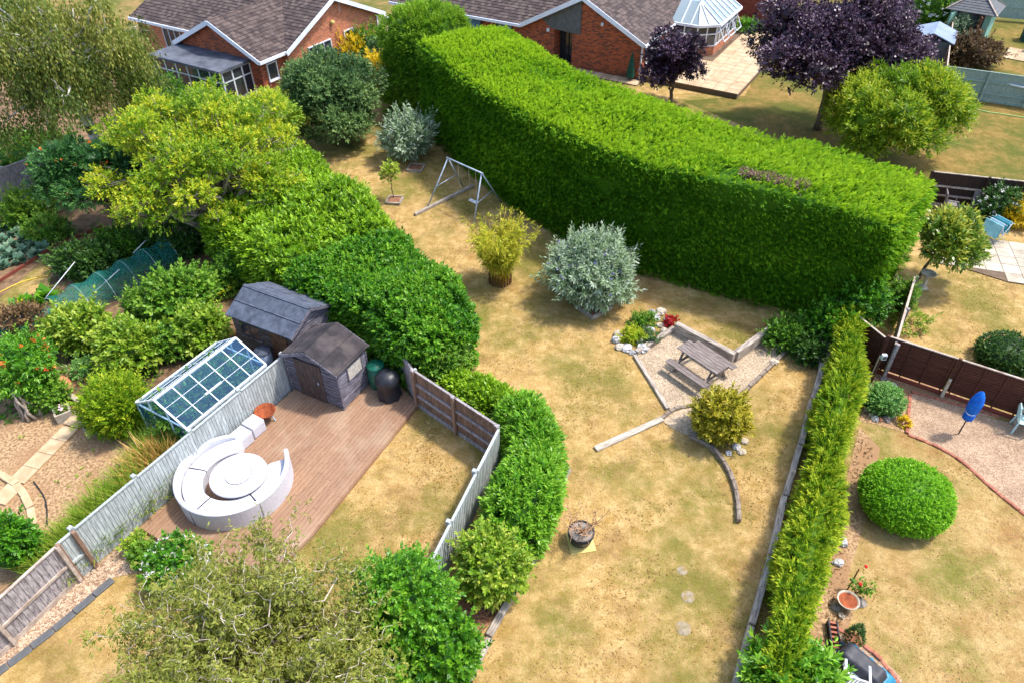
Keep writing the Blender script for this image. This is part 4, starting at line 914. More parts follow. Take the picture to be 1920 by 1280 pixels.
for s in (-1, 1):
    vs = [(-1.38, s * 1.03, 1.58), (1.38, s * 1.03, 1.58), (1.38, 0, 2.1), (-1.38, 0, 2.1)]; MB().add(vs + [(x, y, z + .035) for x, y, z in vs], [(0, 1, 2, 3), (7, 6, 5, 4), (0, 4, 5, 1), (1, 5, 6, 2), (2, 6, 7, 3), (3, 7, 4, 0)]).build('roof_slope', 'felt_g', t)
    for f in (.5, .97): MB().beam((-1.38, s * 1.03 * (1 - f), 1.58 + .52 * f + .045), (1.38, s * 1.03 * (1 - f), 1.58 + .52 * f + .045), .05, .02).build('felt_lap', 'felt_g', t)
    MB().beam((1.4, s * 1.03, 1.56), (1.4, 0, 2.06), .02, .11).build('bargeboard', 'clad', t)

# greenhouse, ridge along local x
t = thing('greenhouse', 'aluminium greenhouse with glass roof painted blue for sky reflection beside the pale fence', 'greenhouse', (-9.22, 15.62, 0), R(60))
gl, gw, ge, gr_ = 3.05, 2.12, 1.26, 1.9; nb = 5
fr = lambda a, b, w=.035, nm='glazing_bar': MB().beam(a, b, w, w).build(nm, 'alu', t)
MB().prism([(-gl / 2, -gw / 2), (gl / 2, -gw / 2), (gl / 2, gw / 2), (-gl / 2, gw / 2)], 0, .06).build('base', 'litter', t)
for s in (-1, 1):
    fr((-gl / 2, s * gw / 2, ge), (gl / 2, s * gw / 2, ge), .07, 'eaves_bar'); fr((-gl / 2, s * gw / 2, .1), (gl / 2, s * gw / 2, .1), .05, 'sill_bar')
    for i in range(nb + 1):
        x = -gl / 2 + gl * i / nb; fr((x, s * gw / 2, .1), (x, s * gw / 2, ge)); fr((x, s * gw / 2, ge), (x, 0, gr_), .028 if i % nb else .05)
        if i < nb:
            x1 = x + gl / nb
            for f0, f1 in ((.02, .36), (.36, .68), (.68, .99)):
                P = [(x + .02, s * gw / 2 * (1 - f0), ge + (gr_ - ge) * f0), (x1 - .02, s * gw / 2 * (1 - f0), ge + (gr_ - ge) * f0), (x1 - .02, s * gw / 2 * (1 - f1), ge + (gr_ - ge) * f1), (x + .02, s * gw / 2 * (1 - f1), ge + (gr_ - ge) * f1)]
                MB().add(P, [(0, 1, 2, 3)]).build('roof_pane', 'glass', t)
                if f1 < .9: fr(P[3], P[2], .014)
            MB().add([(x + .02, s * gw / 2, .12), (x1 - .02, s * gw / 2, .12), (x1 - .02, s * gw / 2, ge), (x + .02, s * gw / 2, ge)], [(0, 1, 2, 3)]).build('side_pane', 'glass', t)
fr((-gl / 2, 0, gr_), (gl / 2, 0, gr_), .065, 'ridge_bar')
for x in (-gl / 2, gl / 2):
    fr((x, -gw / 2, ge), (x, gw / 2, ge), .04, 'tie_bar')
    for y in (-.36, .36): fr((x, y, .1), (x, y, gr_ - (gr_ - ge) * abs(y) / (gw / 2)), .035)
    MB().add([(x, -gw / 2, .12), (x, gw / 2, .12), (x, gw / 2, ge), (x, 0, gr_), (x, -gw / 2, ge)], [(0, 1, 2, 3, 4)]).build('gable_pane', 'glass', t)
MB().box((0, -gw / 2 + .32, .78), (gl - .2, .5, .04)).build('staging', 'cap', t)
for x in (-1.3, 0, 1.3): MB().box((x, -gw / 2 + .32, .4), (.05, .45, .72)).build('staging_leg', 'cap', t)
fr((-.45, -gw / 2 * .66, ge + (gr_ - ge) * .4), (.16, -gw / 2 * .66, ge + (gr_ - ge) * .4), .05, 'vent_frame')

# summerhouse: square plan, hipped roof with shingle courses
t = thing('summerhouse', 'sage green summerhouse with grey shingle roof and open brown doors', 'summerhouse', (30.6, 49.9, 0), R(-38))
MB().prism([(-1.2, -1.2), (1.2, -1.2), (1.2, 1.2), (-1.2, 1.2)], 0, 2.0).build('wall', 'sage', t)
for k_ in range(14): MB().box((-1.21, 0, .1 + k_ * .14), (.02, 2.4, .135), 0, 0, R(-4)).build('weatherboard', 'sage', t)
mb = MB(); c0 = 1.5
for k_ in range(9):
    a_ = 1.5 * (1 - k_ / 9) ; b_ = 1.5 * (1 - (k_ + 1.15) / 9); b_ = max(b_, .03); z0 = 2.0 + 1.0 * k_ / 9
    for q in range(4):
        m = Matrix.Rotation(q * math.pi / 2, 3, 'Z'); mb.add([m @ Vector(p) for p in ((-a_, -a_, z0 + .03), (a_, -a_, z0 + .03), (b_, -b_, z0 + .13), (-b_, -b_, z0 + .13), (-a_, -a_, z0), (a_, -a_, z0))], [(0, 1, 2, 3), (4, 5, 1, 0)])
mb.build('roof', 'clad_gr', t)
for q in range(4):
    m = Matrix.Rotation(q * math.pi / 2, 3, 'Z'); MB().beam(m @ Vector((1.52, -1.52, 2.04)), m @ Vector((.02, -.02, 3.08)), .08, .04).build('hip_cap', 'cap', t)
w_ = MB().box((-1.215, -.1, 1.3), (.02, 1.0, 1.1)).build('window', 'glass_d', t); f = MB()
for i in range(4): f.box((-1.235, -.6 + i / 3.0, 1.3), (.03, .04, 1.14))
for i in range(4): f.box((-1.233, -.1, .75 + i * 1.1 / 3), (.03, 1.0, .04))
f.build('glazing_bar', 'white', w_)
MB().box((.0, -1.215, .98), (1.7, .03, 1.9)).build('doorway', 'glass_d', t)
for s, an in ((-1, R(105)), (1, R(-70))):
    d_ = MB().box((s * .82 - s * .4 * math.cos(an), -1.24 - .4 * abs(math.sin(an)), 1.0), (.8, .05, 1.86), an if s > 0 else -an).build('door', 'brownw' if s > 0 else 'sage', t)
MB().box((0, -1.55, .04), (1.9, .7, .08)).build('step', 'slab_p', t)

# grey shed roof beyond the purple tree
t = thing('garden_shed', 'pale blue-grey roofed shed half hidden by the large purple tree', 'shed', (25.969, 45.503, 0), R(-31))
MB().prism([(-1.1, -.9), (1.1, -.9), (1.1, 1.5), (-1.1, 1.5)], 0, 1.6).build('wall', 'clad_gr', t)
for s in (-1, 1): MB().add([(s * 1.25, -1.05, 1.55), (s * 1.25, 1.65, 1.55), (0, 1.65, 2.0), (0, -1.05, 2.0), (s * 1.25, -1.05, 1.6), (s * 1.25, 1.65, 1.6), (0, 1.65, 2.05), (0, -1.05, 2.05)], [(0, 1, 2, 3), (7, 6, 5, 4), (0, 4, 5, 1), (1, 5, 6, 2), (2, 6, 7, 3), (3, 7, 4, 0)]).build('roof_slope', 'shedroof', t)
MB().box((0, -.92, .8), (.8, .04, 1.5)).build('door', 'clad_o', t)
t = thing('garden_shed', 'small shed with dark roof and green trim beyond the red-brown fence', 'shed', (19.450, 58.437, 0), R(-31))
MB().prism([(-1.6, -1), (1.6, -1), (1.6, 1), (-1.6, 1)], 0, 1.7).build('wall', 'green_pl', t); MB().box((0, 0, 1.8), (3.5, 2.3, .12)).build('roof', 'felt_g', t); MB().box((.6, -1.02, .8), (.7, .04, 1.5)).build('door', 'terra', t)

# ================================================================== DECK FURNITURE
cx, cy, dz = -7.62, 12.7, .142
t = thing('curved_sofa', 'white wicker ring-shaped sofa wrapped round the table on the deck', 'sofa', (cx, cy, dz), 0)
A0, A1 = R(97), R(385); ns = 4
for i in range(ns):
    a, b = A0 + (A1 - A0) * i / ns + .008, A0 + (A1 - A0) * (i + 1) / ns - .008
    m = 12; mb = MB().lathe([(.86, .02), (.86, .34), (1.36, .36), (1.36, .02)], m, (0, 0, 0), a, b)
    for th in (a, b): mb.add([(r * math.cos(th), r * math.sin(th), z) for r, z in ((.86, .02), (.86, .34), (1.36, .36), (1.36, .02))], [(0, 1, 2, 3)])
    sec = mb.build('seat_section', 'wicker', t)
    mb = MB().lathe([(.84, .37), (.85, .43), (1.0, .45), (1.3, .45), (1.35, .43), (1.36, .37)], m, (0, 0, 0), a + .012, b - .012)
    mb.build('seat_cushion', 'wicker', sec, True)
# backrest with sloping ends
m = 60; prof = lambda h: [(1.37, .0), (1.40, h), (1.43, h + .025), (1.49, h + .025), (1.52, h), (1.50, .0)]; vs = []; mb = MB()
for k_ in range(m + 1):
    th = A0 + (A1 - A0) * k_ / m; e_ = min(k_, m - k_) / m; h = .40 + .26 * min(1, e_ / .16) ** .7
    if k_ > m * .8: h = .66 + .1 * (k_ - m * .8) / (m * .2)
    for r, z in prof(h): vs.append((r * math.cos(th), r * math.sin(th), z))
fs = [(k_ * 6 + j, k_ * 6 + j + 1, (k_ + 1) * 6 + j + 1, (k_ + 1) * 6 + j) for k_ in range(m) for j in range(5)] + [tuple(range(6)), tuple(range(m * 6 + 5, m * 6 - 1, -1))]
bk = mb.add(vs, fs).build('backrest', 'wicker', t)
for i in range(1, ns):
    th = A0 + (A1 - A0) * i / ns; MB().box((1.515 * math.cos(th), 1.515 * math.sin(th), .33), (.012, .012, .64), th).build('join', 'clad_gr', bk)
for i in range(9):
    th = A0 + (A1 - A0) * (i + .5) / 9; MB().box((1.45 * math.cos(th), 1.45 * math.sin(th), .012), (.06, .06, .03), th).build('foot', 'dark', t)
t = thing('round_table', 'round white wicker table with glass centre inside the ring sofa', 'table', (-7.45, 12.62, dz))
MB().lathe([(.50, .0), (.53, .02), (.56, .44), (.58, .46)], 32).build('drum', 'wicker', t, True)
MB().lathe([(.3, .47), (.55, .47), (.75, .50), (.765, .53), (.755, .56), (.32, .562), (.0, .562)], 36).build('top', 'wicker', t)
MB().lathe([(.33, .564), (.345, .578), (.33, .582), (.0, .582)], 30).build('lid', 'wicker', t)
MB().lathe([(.345, .564), (.352, .572), (.362, .564)], 30).build('rim', 'clad_gr', t)
for i, (lb, p) in enumerate((('white wicker cube stool touching the ring sofa', (-7.898, 14.252, .14)), ('white wicker cube stool next to the rust fire bowl', (-7.661, 14.713, .14)))):
    t = thing('cube_stool', lb, 'stool', p, R(58), 'white cube stools on the deck')
    MB().box((0, 0, .2), (.46, .46, .38)).build('body', 'wicker', t, bevel=.02); MB().box((0, 0, .415), (.46, .46, .045)).build('cushion', 'wicker', t, bevel=.015)
t = thing('fire_bowl', 'rust brown steel fire bowl on a low stand', 'fire bowl', (-7.432, 15.191, .14), R(20))
MB().lathe([(.0, .24), (.12, .25), (.24, .31), (.31, .40), (.325, .40), (.26, .29), (.12, .225), (.0, .21)], 28).build('bowl', 'rust', t, True)
for i in range(3):
    a = R(90 + 120 * i); MB().beam((.14 * math.cos(a), .14 * math.sin(a), .26), (.26 * math.cos(a), .26 * math.sin(a), 0.01), .035, .02).build('leg', 'steel', t)
t = thing('barbecue', 'round barbecue under a black cover beside the shed', 'barbecue', (-3.849, 16.178, .14), 0)
rg = np.random.default_rng(5); prof = [(.32, .02), (.30, .25), (.29, .5), (.33, .62), (.32, .78), (.26, .9), (.14, .97), (.0, .99)]; vs = []; n = 26
for r, z in prof:
    for k_ in range(n):
        th = 6.283 * k_ / n; q = r * 1.15 * (1 + .07 * math.sin(th * 7 + z * 3) * max(.25, 1 - z) + .03 * math.sin(th * 3 + z * 9)); vs.append((q * math.cos(th), q * math.sin(th), z))
MB().add(vs, [(i * n + k_, i * n + (k_ + 1) % n, (i + 1) * n + (k_ + 1) % n, (i + 1) * n + k_) for i in range(7) for k_ in range(n)]).build('cover', 'black', t, True)
for i in range(3):
    a = R(30 + 120 * i); MB().beam((.2 * math.cos(a), .2 * math.sin(a), .1), (.24 * math.cos(a), .24 * math.sin(a), 0.0), .03, .03).build('leg', 'dark', t)
t = thing('water_butt', 'dark green plastic barrel behind the black barbecue cover', 'barrel', (-4.263, 16.643, .14), 0)
MB().lathe([(.24, .0), (.28, .3), (.28, .6), (.24, .85), (.0, .86)], 24).build('body', 'green_pl', t, True); MB().lathe([(.27, .84), (.27, .89), (.0, .92)], 24).build('lid', 'green_pl', t, True)
t = thing('water_butt', 'blue-grey barrel between the greenhouse and the old shed', 'barrel', (-8.036, 17.526, 0), 0)
MB().lathe([(.22, .0), (.26, .4), (.25, .85), (.0, .86)], 24).build('body', 'shedroof', t, True); MB().lathe([(.26, .84), (.26, .9), (.0, .92)], 24).build('lid', 'felt_g', t, True)

# ================================================================== MAIN LAWN
t = thing('swing', 'blue-grey steel swing frame on the dry lawn by the tall hedge', 'swing', (0, 0, 0))
T0, T1 = Vector((-2.673, 28.674, 2.05)), Vector((-1.194, 27.275, 2.05)); fe = [Vector((-3.696, 27.922, 0)), Vector((-2.197, 29.984, 0)), Vector((-1.601, 26.325, 0)), Vector((-0.417, 28.471, 0))]
dv = (T1 - T0).normalized(); t.location = (0, 0, 0)
MB().tube([T0 - dv * .08, T1 + dv * .08], .035, 8).build('top_bar', 'steel', t, True)
for T, (p, q) in ((T0, fe[:2]), (T1, fe[2:])):
    for f in (p, q): MB().tube([T, f], .03, 8).build('leg', 'steel', t, True)
    MB().tube([T.lerp(p, .55), T.lerp(q, .55)], .018, 6).build('cross_bar', 'steel', t, True)
sc_ = T0.lerp(T1, .72); ax = Vector((dv.y, -dv.x, 0)).normalized()
st = MB().box((sc_.x, sc_.y, .52), (.46, .17, .04), math.atan2(dv.y, dv.x)).build('seat', 'white', t)
for s in (-1, 1): MB().tube([sc_ + dv * s * .2 + Vector((0, 0, 0)), Vector((sc_.x, sc_.y, .53)) + dv * s * .2], .009, 5).build('rope', 'cap', t)
sd2 = T0.lerp(T1, .3); MB().tube([sd2, Vector((sd2.x, sd2.y, 1.0)), Vector((sd2.x + .1, sd2.y, .85))], .009, 5).build('rope', 'cap', t)
def ground_beam(name, label, a, b, w, h, mat, cat='timber', z=0.0, group=None):
    a, b = Vector(V3(a)), Vector(V3(b)); o = MB().box((0, 0, h / 2), ((b - a).length, w, h)).build(name, mat, bevel=.012); o.location = ((a.x + b.x) / 2, (a.y + b.y) / 2, z); o.rotation_euler = (0, 0, math.atan2(b.y - a.y, b.x - a.x)); return tag(o, label, cat, group)
ground_beam('timber_beam', 'long grey timber lying under the swing frame', (-4.160, 27.383), (-1.727, 29.924), .14, .13, 'sleeper')
ground_beam('timber_beam', 'bleached white timber beam lying in the lawn left of the gravel fan', (2.398, 13.980), (4.555, 15.169), .2, .08, 'timber_w')
ground_beam('sleeper_wall', 'long sleeper wall behind the picnic table', (5.673, 19.340), (7.307, 17.704), .2, .42, 'sleeper', 'sleeper')
ground_beam('sleeper_wall', 'short sleeper wall meeting the long one at right angles above the gravel', (7.368, 17.809), (8.939, 19.117), .2, .42, 'sleeper', 'sleeper')
ground_beam('edging_sleeper', 'sleeper edging on the left side of the gravel terrace', (4.106, 18.070), (4.787, 15.573), .14, .1, 'sleeper', 'edging')
ground_beam('edging_sleeper', 'pale sleeper edging from the rockery corner to the long sleeper wall', (4.157, 18.178), (5.670, 19.428), .18, .16, 'sleeper', 'edging')
def square_bed(label, p, s, rz, soil='litter', h=.12):
    t = thing('planter_bed', label, 'planter', p, rz)
    for i in range(4):
        m = Matrix.Rotation(i * math.pi / 2, 3, 'Z'); c = m @ Vector((s / 2, 0, h / 2)); MB().box(c, (.06, s, h), i * math.pi / 2).build('side_board', 'sleeper', t)
    MB().sheet([(-s / 2, -s / 2), (s / 2, -s / 2), (s / 2, s / 2), (-s / 2, s / 2)], h * .6).build('soil', soil, t); return t
square_bed('square timber bed round the thin sapling', (-5.190, 28.657), .62, R(-10))
square_bed('square timber bed under the large silver shrub', (2.956, 20.721), .95, R(38), h=.16)
square_bed('small square bed behind the swing under the smaller silver shrub', (-4.535, 31.785), .7, R(-10))

# picnic table
pc = np.mean([(5.718, 18.016, .75)[:2], (6.877, 16.651, .75)[:2], (5.358, 17.673, .75)[:2], (6.356, 16.412, .75)[:2]], axis=0)
t = thing('picnic_table', 'grey weathered picnic table with attached benches on the pale gravel', 'picnic table', pc, R(-52))
pl = Rep('top_plank', MB().box((0, 0, 0), (1.62, .115, .035)), 'plank', .005); bp = Rep('bench_plank', MB().box((0, 0, 0), (1.62, .12, .035)), 'plank', .005)
for i in range(5): pl.put(t, (0, (i - 2) * .122, .74))
for s in (-1, 1):
    for j in (0, 1): bp.put(t, (0, s * (.62 + j * .126), .44))
for x in (-.58, .58):
    for s in (-1, 1): MB().beam((x, s * .2, .72), (x, s * .55, .0), .04, .09).build('leg', 'plank', t)
    MB().beam((x + .04, -.76, .40), (x + .04, .76, .40), .04, .09).build('bench_bearer', 'plank', t); MB().beam((x + .04, -.3, .70), (x + .04, .3, .70), .04, .07).build('top_bearer', 'plank', t)
MB().beam((-.58, 0, .42), (0, 0, .7), .04, .06).build('brace', 'plank', t); MB().beam((.58, 0, .42), (0, 0, .7), .04, .06).build('brace', 'plank', t)

# curved log edgings
def log_edging(label, pts, h=.13, seg=.33, w=.12, mat='sleeper_d', closed=False):
    pts = smoothpoly(pts, 8); t = thing('log_edging', label, 'edging', (*pts[0], 0)); L = [0]
    for a, b in zip(pts, pts[1:]): L.append(L[-1] + math.dist(a, b))
    n = max(1, round(L[-1] / seg)); rg = random.Random(int(L[-1] * 77)); P = []
    for i in range(n + 1): d = L[-1] * i / n; P.append((np.interp(d, L, [p[0] for p in pts]) - pts[0][0], np.interp(d, L, [p[1] for p in pts]) - pts[0][1]))
    for a, b in zip(P, P[1:]):
        o = MB().box((0, 0, h / 2), (math.dist(a, b) * .97, w, h)).build('log', mat, t, bevel=.015); o.location = ((a[0] + b[0]) / 2, (a[1] + b[1]) / 2, rg.uniform(-.03, .015)); o.rotation_euler = (0, 0, math.atan2(b[1] - a[1], b[0] - a[0]) + rg.uniform(-.04, .04))
    return t
log_edging('curved stone-grey edging sweeping down the lawn from the golden shrub', [(5.231, 14.465), (5.741, 14.041), (6.053, 13.238), (6.110, 12.356), (5.933, 11.397)], .16)
log_edging('short dark edging arc between gravel terrace and gravel fan', [(4.523, 15.170), (4.947, 15.548), (5.437, 15.703), (5.890, 15.813), (6.396, 15.923)], .1, .2)
log_edging('low weathered log edging along the right side of the gravel terrace', [(9.225, 18.214), (8.382, 17.375), (7.397, 16.387), (6.449, 15.643)], .12)
log_edging('grey sleeper kerb along the lawn below the bright laurel strip', [(1.572, 13.253), (0.964, 11.881), (0.469, 10.642), (0.289, 10.488)], .12, 1.2, .16, 'sleeper')
log_edging('weathered sleeper kerb along the leaf litter at the lawn edge', [(0.561, 10.516), (-0.315, 8.894), (-1.101, 7.149)], .12, 1.1, .17, 'sleeper')
log_edging('tall retaining timber along the foot of the golden thuja hedge', [(10.174, 17.454), (8.434, 14.173), (6.721, 10.894), (4.875, 7.186), (4.5, 6.6)], .36, 2.2, .16, 'sleeper')
log_edging('grey slab edging between flint gravel and dry grass', [(-9.969, 9.899), (-10.671, 8.796), (-11.760, 7.341)], .05, .5, .2, 'clad_gr')
mb_ = thing('plank_stack', 'bundle of long grey planks leaning at the top of the retaining timber', 'planks', (10.070, 17.404))
for i in range(6): MB().beam((-.25 + i * .06, -.55 - .05 * i, .1 + .04 * i), (.16 + i * .05, .65 + .05 * (i % 3), .62 + .05 * (i % 2)), .05, .025).build('plank', 'plank', mb_)
for i, (lb, p, r) in enumerate((('upper round grey stepping stone in the lawn', (4.193, 10.003), .13), ('middle round stepping stone half covered by grass', (4.202, 9.291), .17), ('lowest round grey stepping stone in the lawn', (3.936, 8.491), .19))):
    o = MB().lathe([(r, -.03), (r * .97, .012), (r * .5, .018), (0, .016)], 14).build('stepping_stone', 'stone_s'); o.location = (*p, -.004); tag(o, lb, 'stone', 'stepping stones in the lawn')
t = thing('barrel_pot', 'dark half-barrel pot with a dead bare shrub on the lawn', 'plant pot', (1.719, 10.884), R(10))
MB().box((0, -.03, .012), (.66, .66, .025)).build('board', 'cork', t); MB().lathe([(.22, .025), (.30, .2), (.33, .42), (.345, .44), (.31, .44), (.30, .40)], 26).build('tub', 'black', t, True)
for z, r in ((.12, .275), (.32, .322)): MB().lathe([(r, z), (r + .012, z + .01), (r + .012, z + .04), (r, z + .05)], 26).build('hoop', 'dark', t)
MB().lathe([(.305, .41), (0, .43)], 24).build('slate_chips', 'stone_d', t)
mb = MB(); rg = np.random.default_rng(12)
for i in range(13):
    a = rg.uniform(0, 6.28); e = np.array([math.cos(a) * .6, math.sin(a) * .6, rg.uniform(1.0, 1.6)]) * rg.uniform(.6, 1)
    p = limb(rg, (0, 0, .42), e, 5, .07); mb.tube(p, [.018, .015, .013, .011, .009, .006], 4)
    for j in range(4): s_ = np.array(p[3 + j % 3]); mb.tube(limb(rg, s_, s_ + rg.normal(size=3) * np.array([.2, .2, .16]), 3, .1), [.009, .008, .007, .005], 4)
mb.build('dead_shrub', 'twig_b', t)
t = thing('log_ring', 'ring of upright log stakes round the foot of the bamboo', 'edging', (-0.426, 22.438))
st = Rep('stake', MB().tube([(0, 0, 0), (0, 0, .42)], .022, 7), 'brownw')
for i in range(22): st.put(t, (.42 * math.cos(i * .2856), .42 * math.sin(i * .2856), random.Random(i).uniform(-.05, .03)))
ORD = ['first', 'second', 'third', 'fourth', 'fifth', 'sixth', 'seventh', 'eighth', 'ninth', 'tenth', 'eleventh', 'twelfth', 'thirteenth', 'fourteenth']
def ordered(template, pts):
    """labels that count things from the left as the camera sees them"""
    mi = co.matrix_world.inverted(); sx = [(lambda c: c.x / -c.z)(mi @ Vector((p[0], p[1], 0))) for p in pts]; rank = sorted(range(len(pts)), key=lambda i: sx[i]); out = [None] * len(pts)
    for r, i in enumerate(rank): out[i] = template % ORD[r]
    return out
def rocks(label_list, pts, rr, mats, group, seed=3, cat='rock'):
    if isinstance(label_list, str): label_list = ordered(label_list, pts)
    for i, (p, lb) in enumerate(zip(pts, label_list)):
        r = rr[i % len(rr)]; o = MB().rock((0, 0, 0), r, seed + i).build('rock', mats[i % len(mats)]); o.location = (*p[:2], r * .28); tag(o, lb, 'rock', group)
rk = [(3.571, 18.853), (3.677, 18.514), (3.884, 18.428), (4.056, 18.234), (3.697, 19.137), (4.358, 18.841), (4.783, 19.353), (5.221, 19.642), (5.138, 20.065), (5.034, 20.375), (5.388, 20.432), (5.544, 19.998), (4.425, 18.421), (5.302, 19.345)]
rocks('grey-white rockery stone beside the gravel terrace, %s counted from the left', rk, [.2, .16, .18, .14], ['stone', 'stone_w', 'stone'], 'rockery stones')
rk = [(6.519, 14.031), (6.804, 14.235), (6.243, 13.790), (6.623, 13.826), (5.961, 13.633)]
rocks('pale rock at the foot of the round golden shrub, %s counted from the left', rk, [.13, .11, .1], ['stone', 'stone_w'], 'stones under the golden shrub', 40)
rocks(['pale rock at the right end of the gravel terrace edging'], [(8.680, 17.685)], [.14], ['stone_w'], None, 77)
o = MB().box((0, 0, .03), (.3, .26, .06)).build('paving_slab', 'conc', bevel=.01); o.location = (*(0.595, 10.704), .1); o.rotation_euler = (0, 0, .6); tag(o, 'small white paving slab at the joint of the sleeper kerbs', 'slab')

# ================================================================== HEDGES AND TREES
# dead, brown spot on top of the tall hedge is added below
BOXP = [(1.0, .0), (1.02, .3), (1.01, .7), (1.0, .98), (.985, 1.0), (.5, 1.015), (0, 1.03), (-.5, 1.02), (-.92, .99), (-1, .94), (-1, .5), (-1, .0)]
FLATP = [(.95, .0), (1.0, .3), (1.0, .75), (.9, .95), (.5, 1.0), (0, 1.02), (-.5, 1.0), (-.9, .95), (-1.0, .75), (-1, .3), (-.95, .0)]
DOMP = [(.92, .0), (1.0, .3), (1.0, .6), (.86, .84), (.5, .98), (0, 1.02), (-.5, .98), (-.86, .84), (-1.0, .6), (-1, .3), (-.92, .0)]
cpath = [(-2.3, 37.0, 2.4, 2.3, 4.55), (-.6, 33.9, 2.5, 2.4, 4.5), (1.2, 31.0, 2.5, 2.5, 4.45), (2.9, 28.6, 2.6, 2.5, 4.45), (4.7, 26.5, 2.6, 2.5, 4.45), (6.5, 25.0, 2.6, 2.5, 4.4), (8.3, 23.9, 2.4, 2.4, 4.45), (10.0, 22.9, 2.2, 2.3, 4.45), (11.5, 21.9, 2.1, 2.2, 4.4), (12.85, 20.7, 1.9, 2.1, 4.35)]
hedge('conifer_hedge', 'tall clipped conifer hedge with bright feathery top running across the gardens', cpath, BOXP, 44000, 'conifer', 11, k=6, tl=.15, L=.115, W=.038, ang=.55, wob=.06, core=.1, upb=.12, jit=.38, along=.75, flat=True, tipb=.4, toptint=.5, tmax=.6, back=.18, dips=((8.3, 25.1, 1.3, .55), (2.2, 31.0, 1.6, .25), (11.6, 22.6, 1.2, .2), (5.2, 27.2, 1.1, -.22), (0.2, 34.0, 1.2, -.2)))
rg = np.random.default_rng(19); n = 500; pq = np.array((8.835, 21.830, 4.48)) ; u_ = np.array([.86, -.5, 0]); P = pq + np.outer(rg.uniform(-1.15, 1.15, n), u_) + np.outer(rg.normal(size=n) * .13, [.5, .86, 0]); P[:, 2] += rg.uniform(0, .08, n)
hg = bpy.data.objects['conifer_hedge']; q, T = twigs(rg, P - np.array(hg.location), nrm(rg.normal(size=(n, 3)) + np.array([0, 0, .6])), 5, .12, .09, .025, .8); quads('dead_patch', q, T, LM['deadtwig'], hg)
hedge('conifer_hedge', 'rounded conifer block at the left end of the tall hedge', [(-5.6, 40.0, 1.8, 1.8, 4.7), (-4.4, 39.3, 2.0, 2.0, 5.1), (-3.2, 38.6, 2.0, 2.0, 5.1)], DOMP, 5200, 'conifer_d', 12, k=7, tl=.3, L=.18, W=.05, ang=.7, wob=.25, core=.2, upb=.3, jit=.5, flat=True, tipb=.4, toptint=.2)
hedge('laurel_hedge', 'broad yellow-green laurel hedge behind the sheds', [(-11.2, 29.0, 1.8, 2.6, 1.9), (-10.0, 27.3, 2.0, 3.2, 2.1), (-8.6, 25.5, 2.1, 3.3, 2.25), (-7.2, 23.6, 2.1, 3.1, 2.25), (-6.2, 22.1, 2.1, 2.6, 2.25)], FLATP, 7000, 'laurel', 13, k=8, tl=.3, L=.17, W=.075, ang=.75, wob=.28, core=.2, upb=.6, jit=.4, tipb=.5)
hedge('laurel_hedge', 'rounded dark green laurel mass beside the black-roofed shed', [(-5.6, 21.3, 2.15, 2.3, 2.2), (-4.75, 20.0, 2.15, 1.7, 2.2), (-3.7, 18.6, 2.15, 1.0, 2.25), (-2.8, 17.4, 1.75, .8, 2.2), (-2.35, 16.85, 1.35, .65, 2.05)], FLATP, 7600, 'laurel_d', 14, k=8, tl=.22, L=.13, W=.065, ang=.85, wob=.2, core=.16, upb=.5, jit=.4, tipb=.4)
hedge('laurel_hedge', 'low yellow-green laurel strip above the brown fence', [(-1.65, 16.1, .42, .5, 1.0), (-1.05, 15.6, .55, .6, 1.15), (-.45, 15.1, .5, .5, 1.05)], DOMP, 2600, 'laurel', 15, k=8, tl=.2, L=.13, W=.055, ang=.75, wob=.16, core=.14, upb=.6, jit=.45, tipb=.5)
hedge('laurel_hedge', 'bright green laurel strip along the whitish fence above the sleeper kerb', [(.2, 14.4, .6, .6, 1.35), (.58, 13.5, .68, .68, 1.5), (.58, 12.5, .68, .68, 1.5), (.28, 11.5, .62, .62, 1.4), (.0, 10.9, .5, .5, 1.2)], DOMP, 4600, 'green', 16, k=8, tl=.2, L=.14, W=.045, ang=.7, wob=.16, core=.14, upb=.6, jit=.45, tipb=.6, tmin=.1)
hedge('thuja_hedge', 'golden-green thuja hedge behind the long retaining timber', [(11.1, 18.3, .3, .26, 1.4), (10.08, 16.0, .3, .26, 1.45), (8.63, 13.1, .3, .26, 1.5), (7.38, 10.65, .3, .26, 1.5), (6.4, 8.7, .3, .26, 1.5), (5.54, 7.0, .3, .26, 1.5)], FLATP, 7600, 'thuja', 17, k=8, tl=.2, L=.115, W=.038, ang=.65, wob=.14, core=.16, upb=.55, jit=.5, flat=True, noise_s=2.2, tipb=.6)

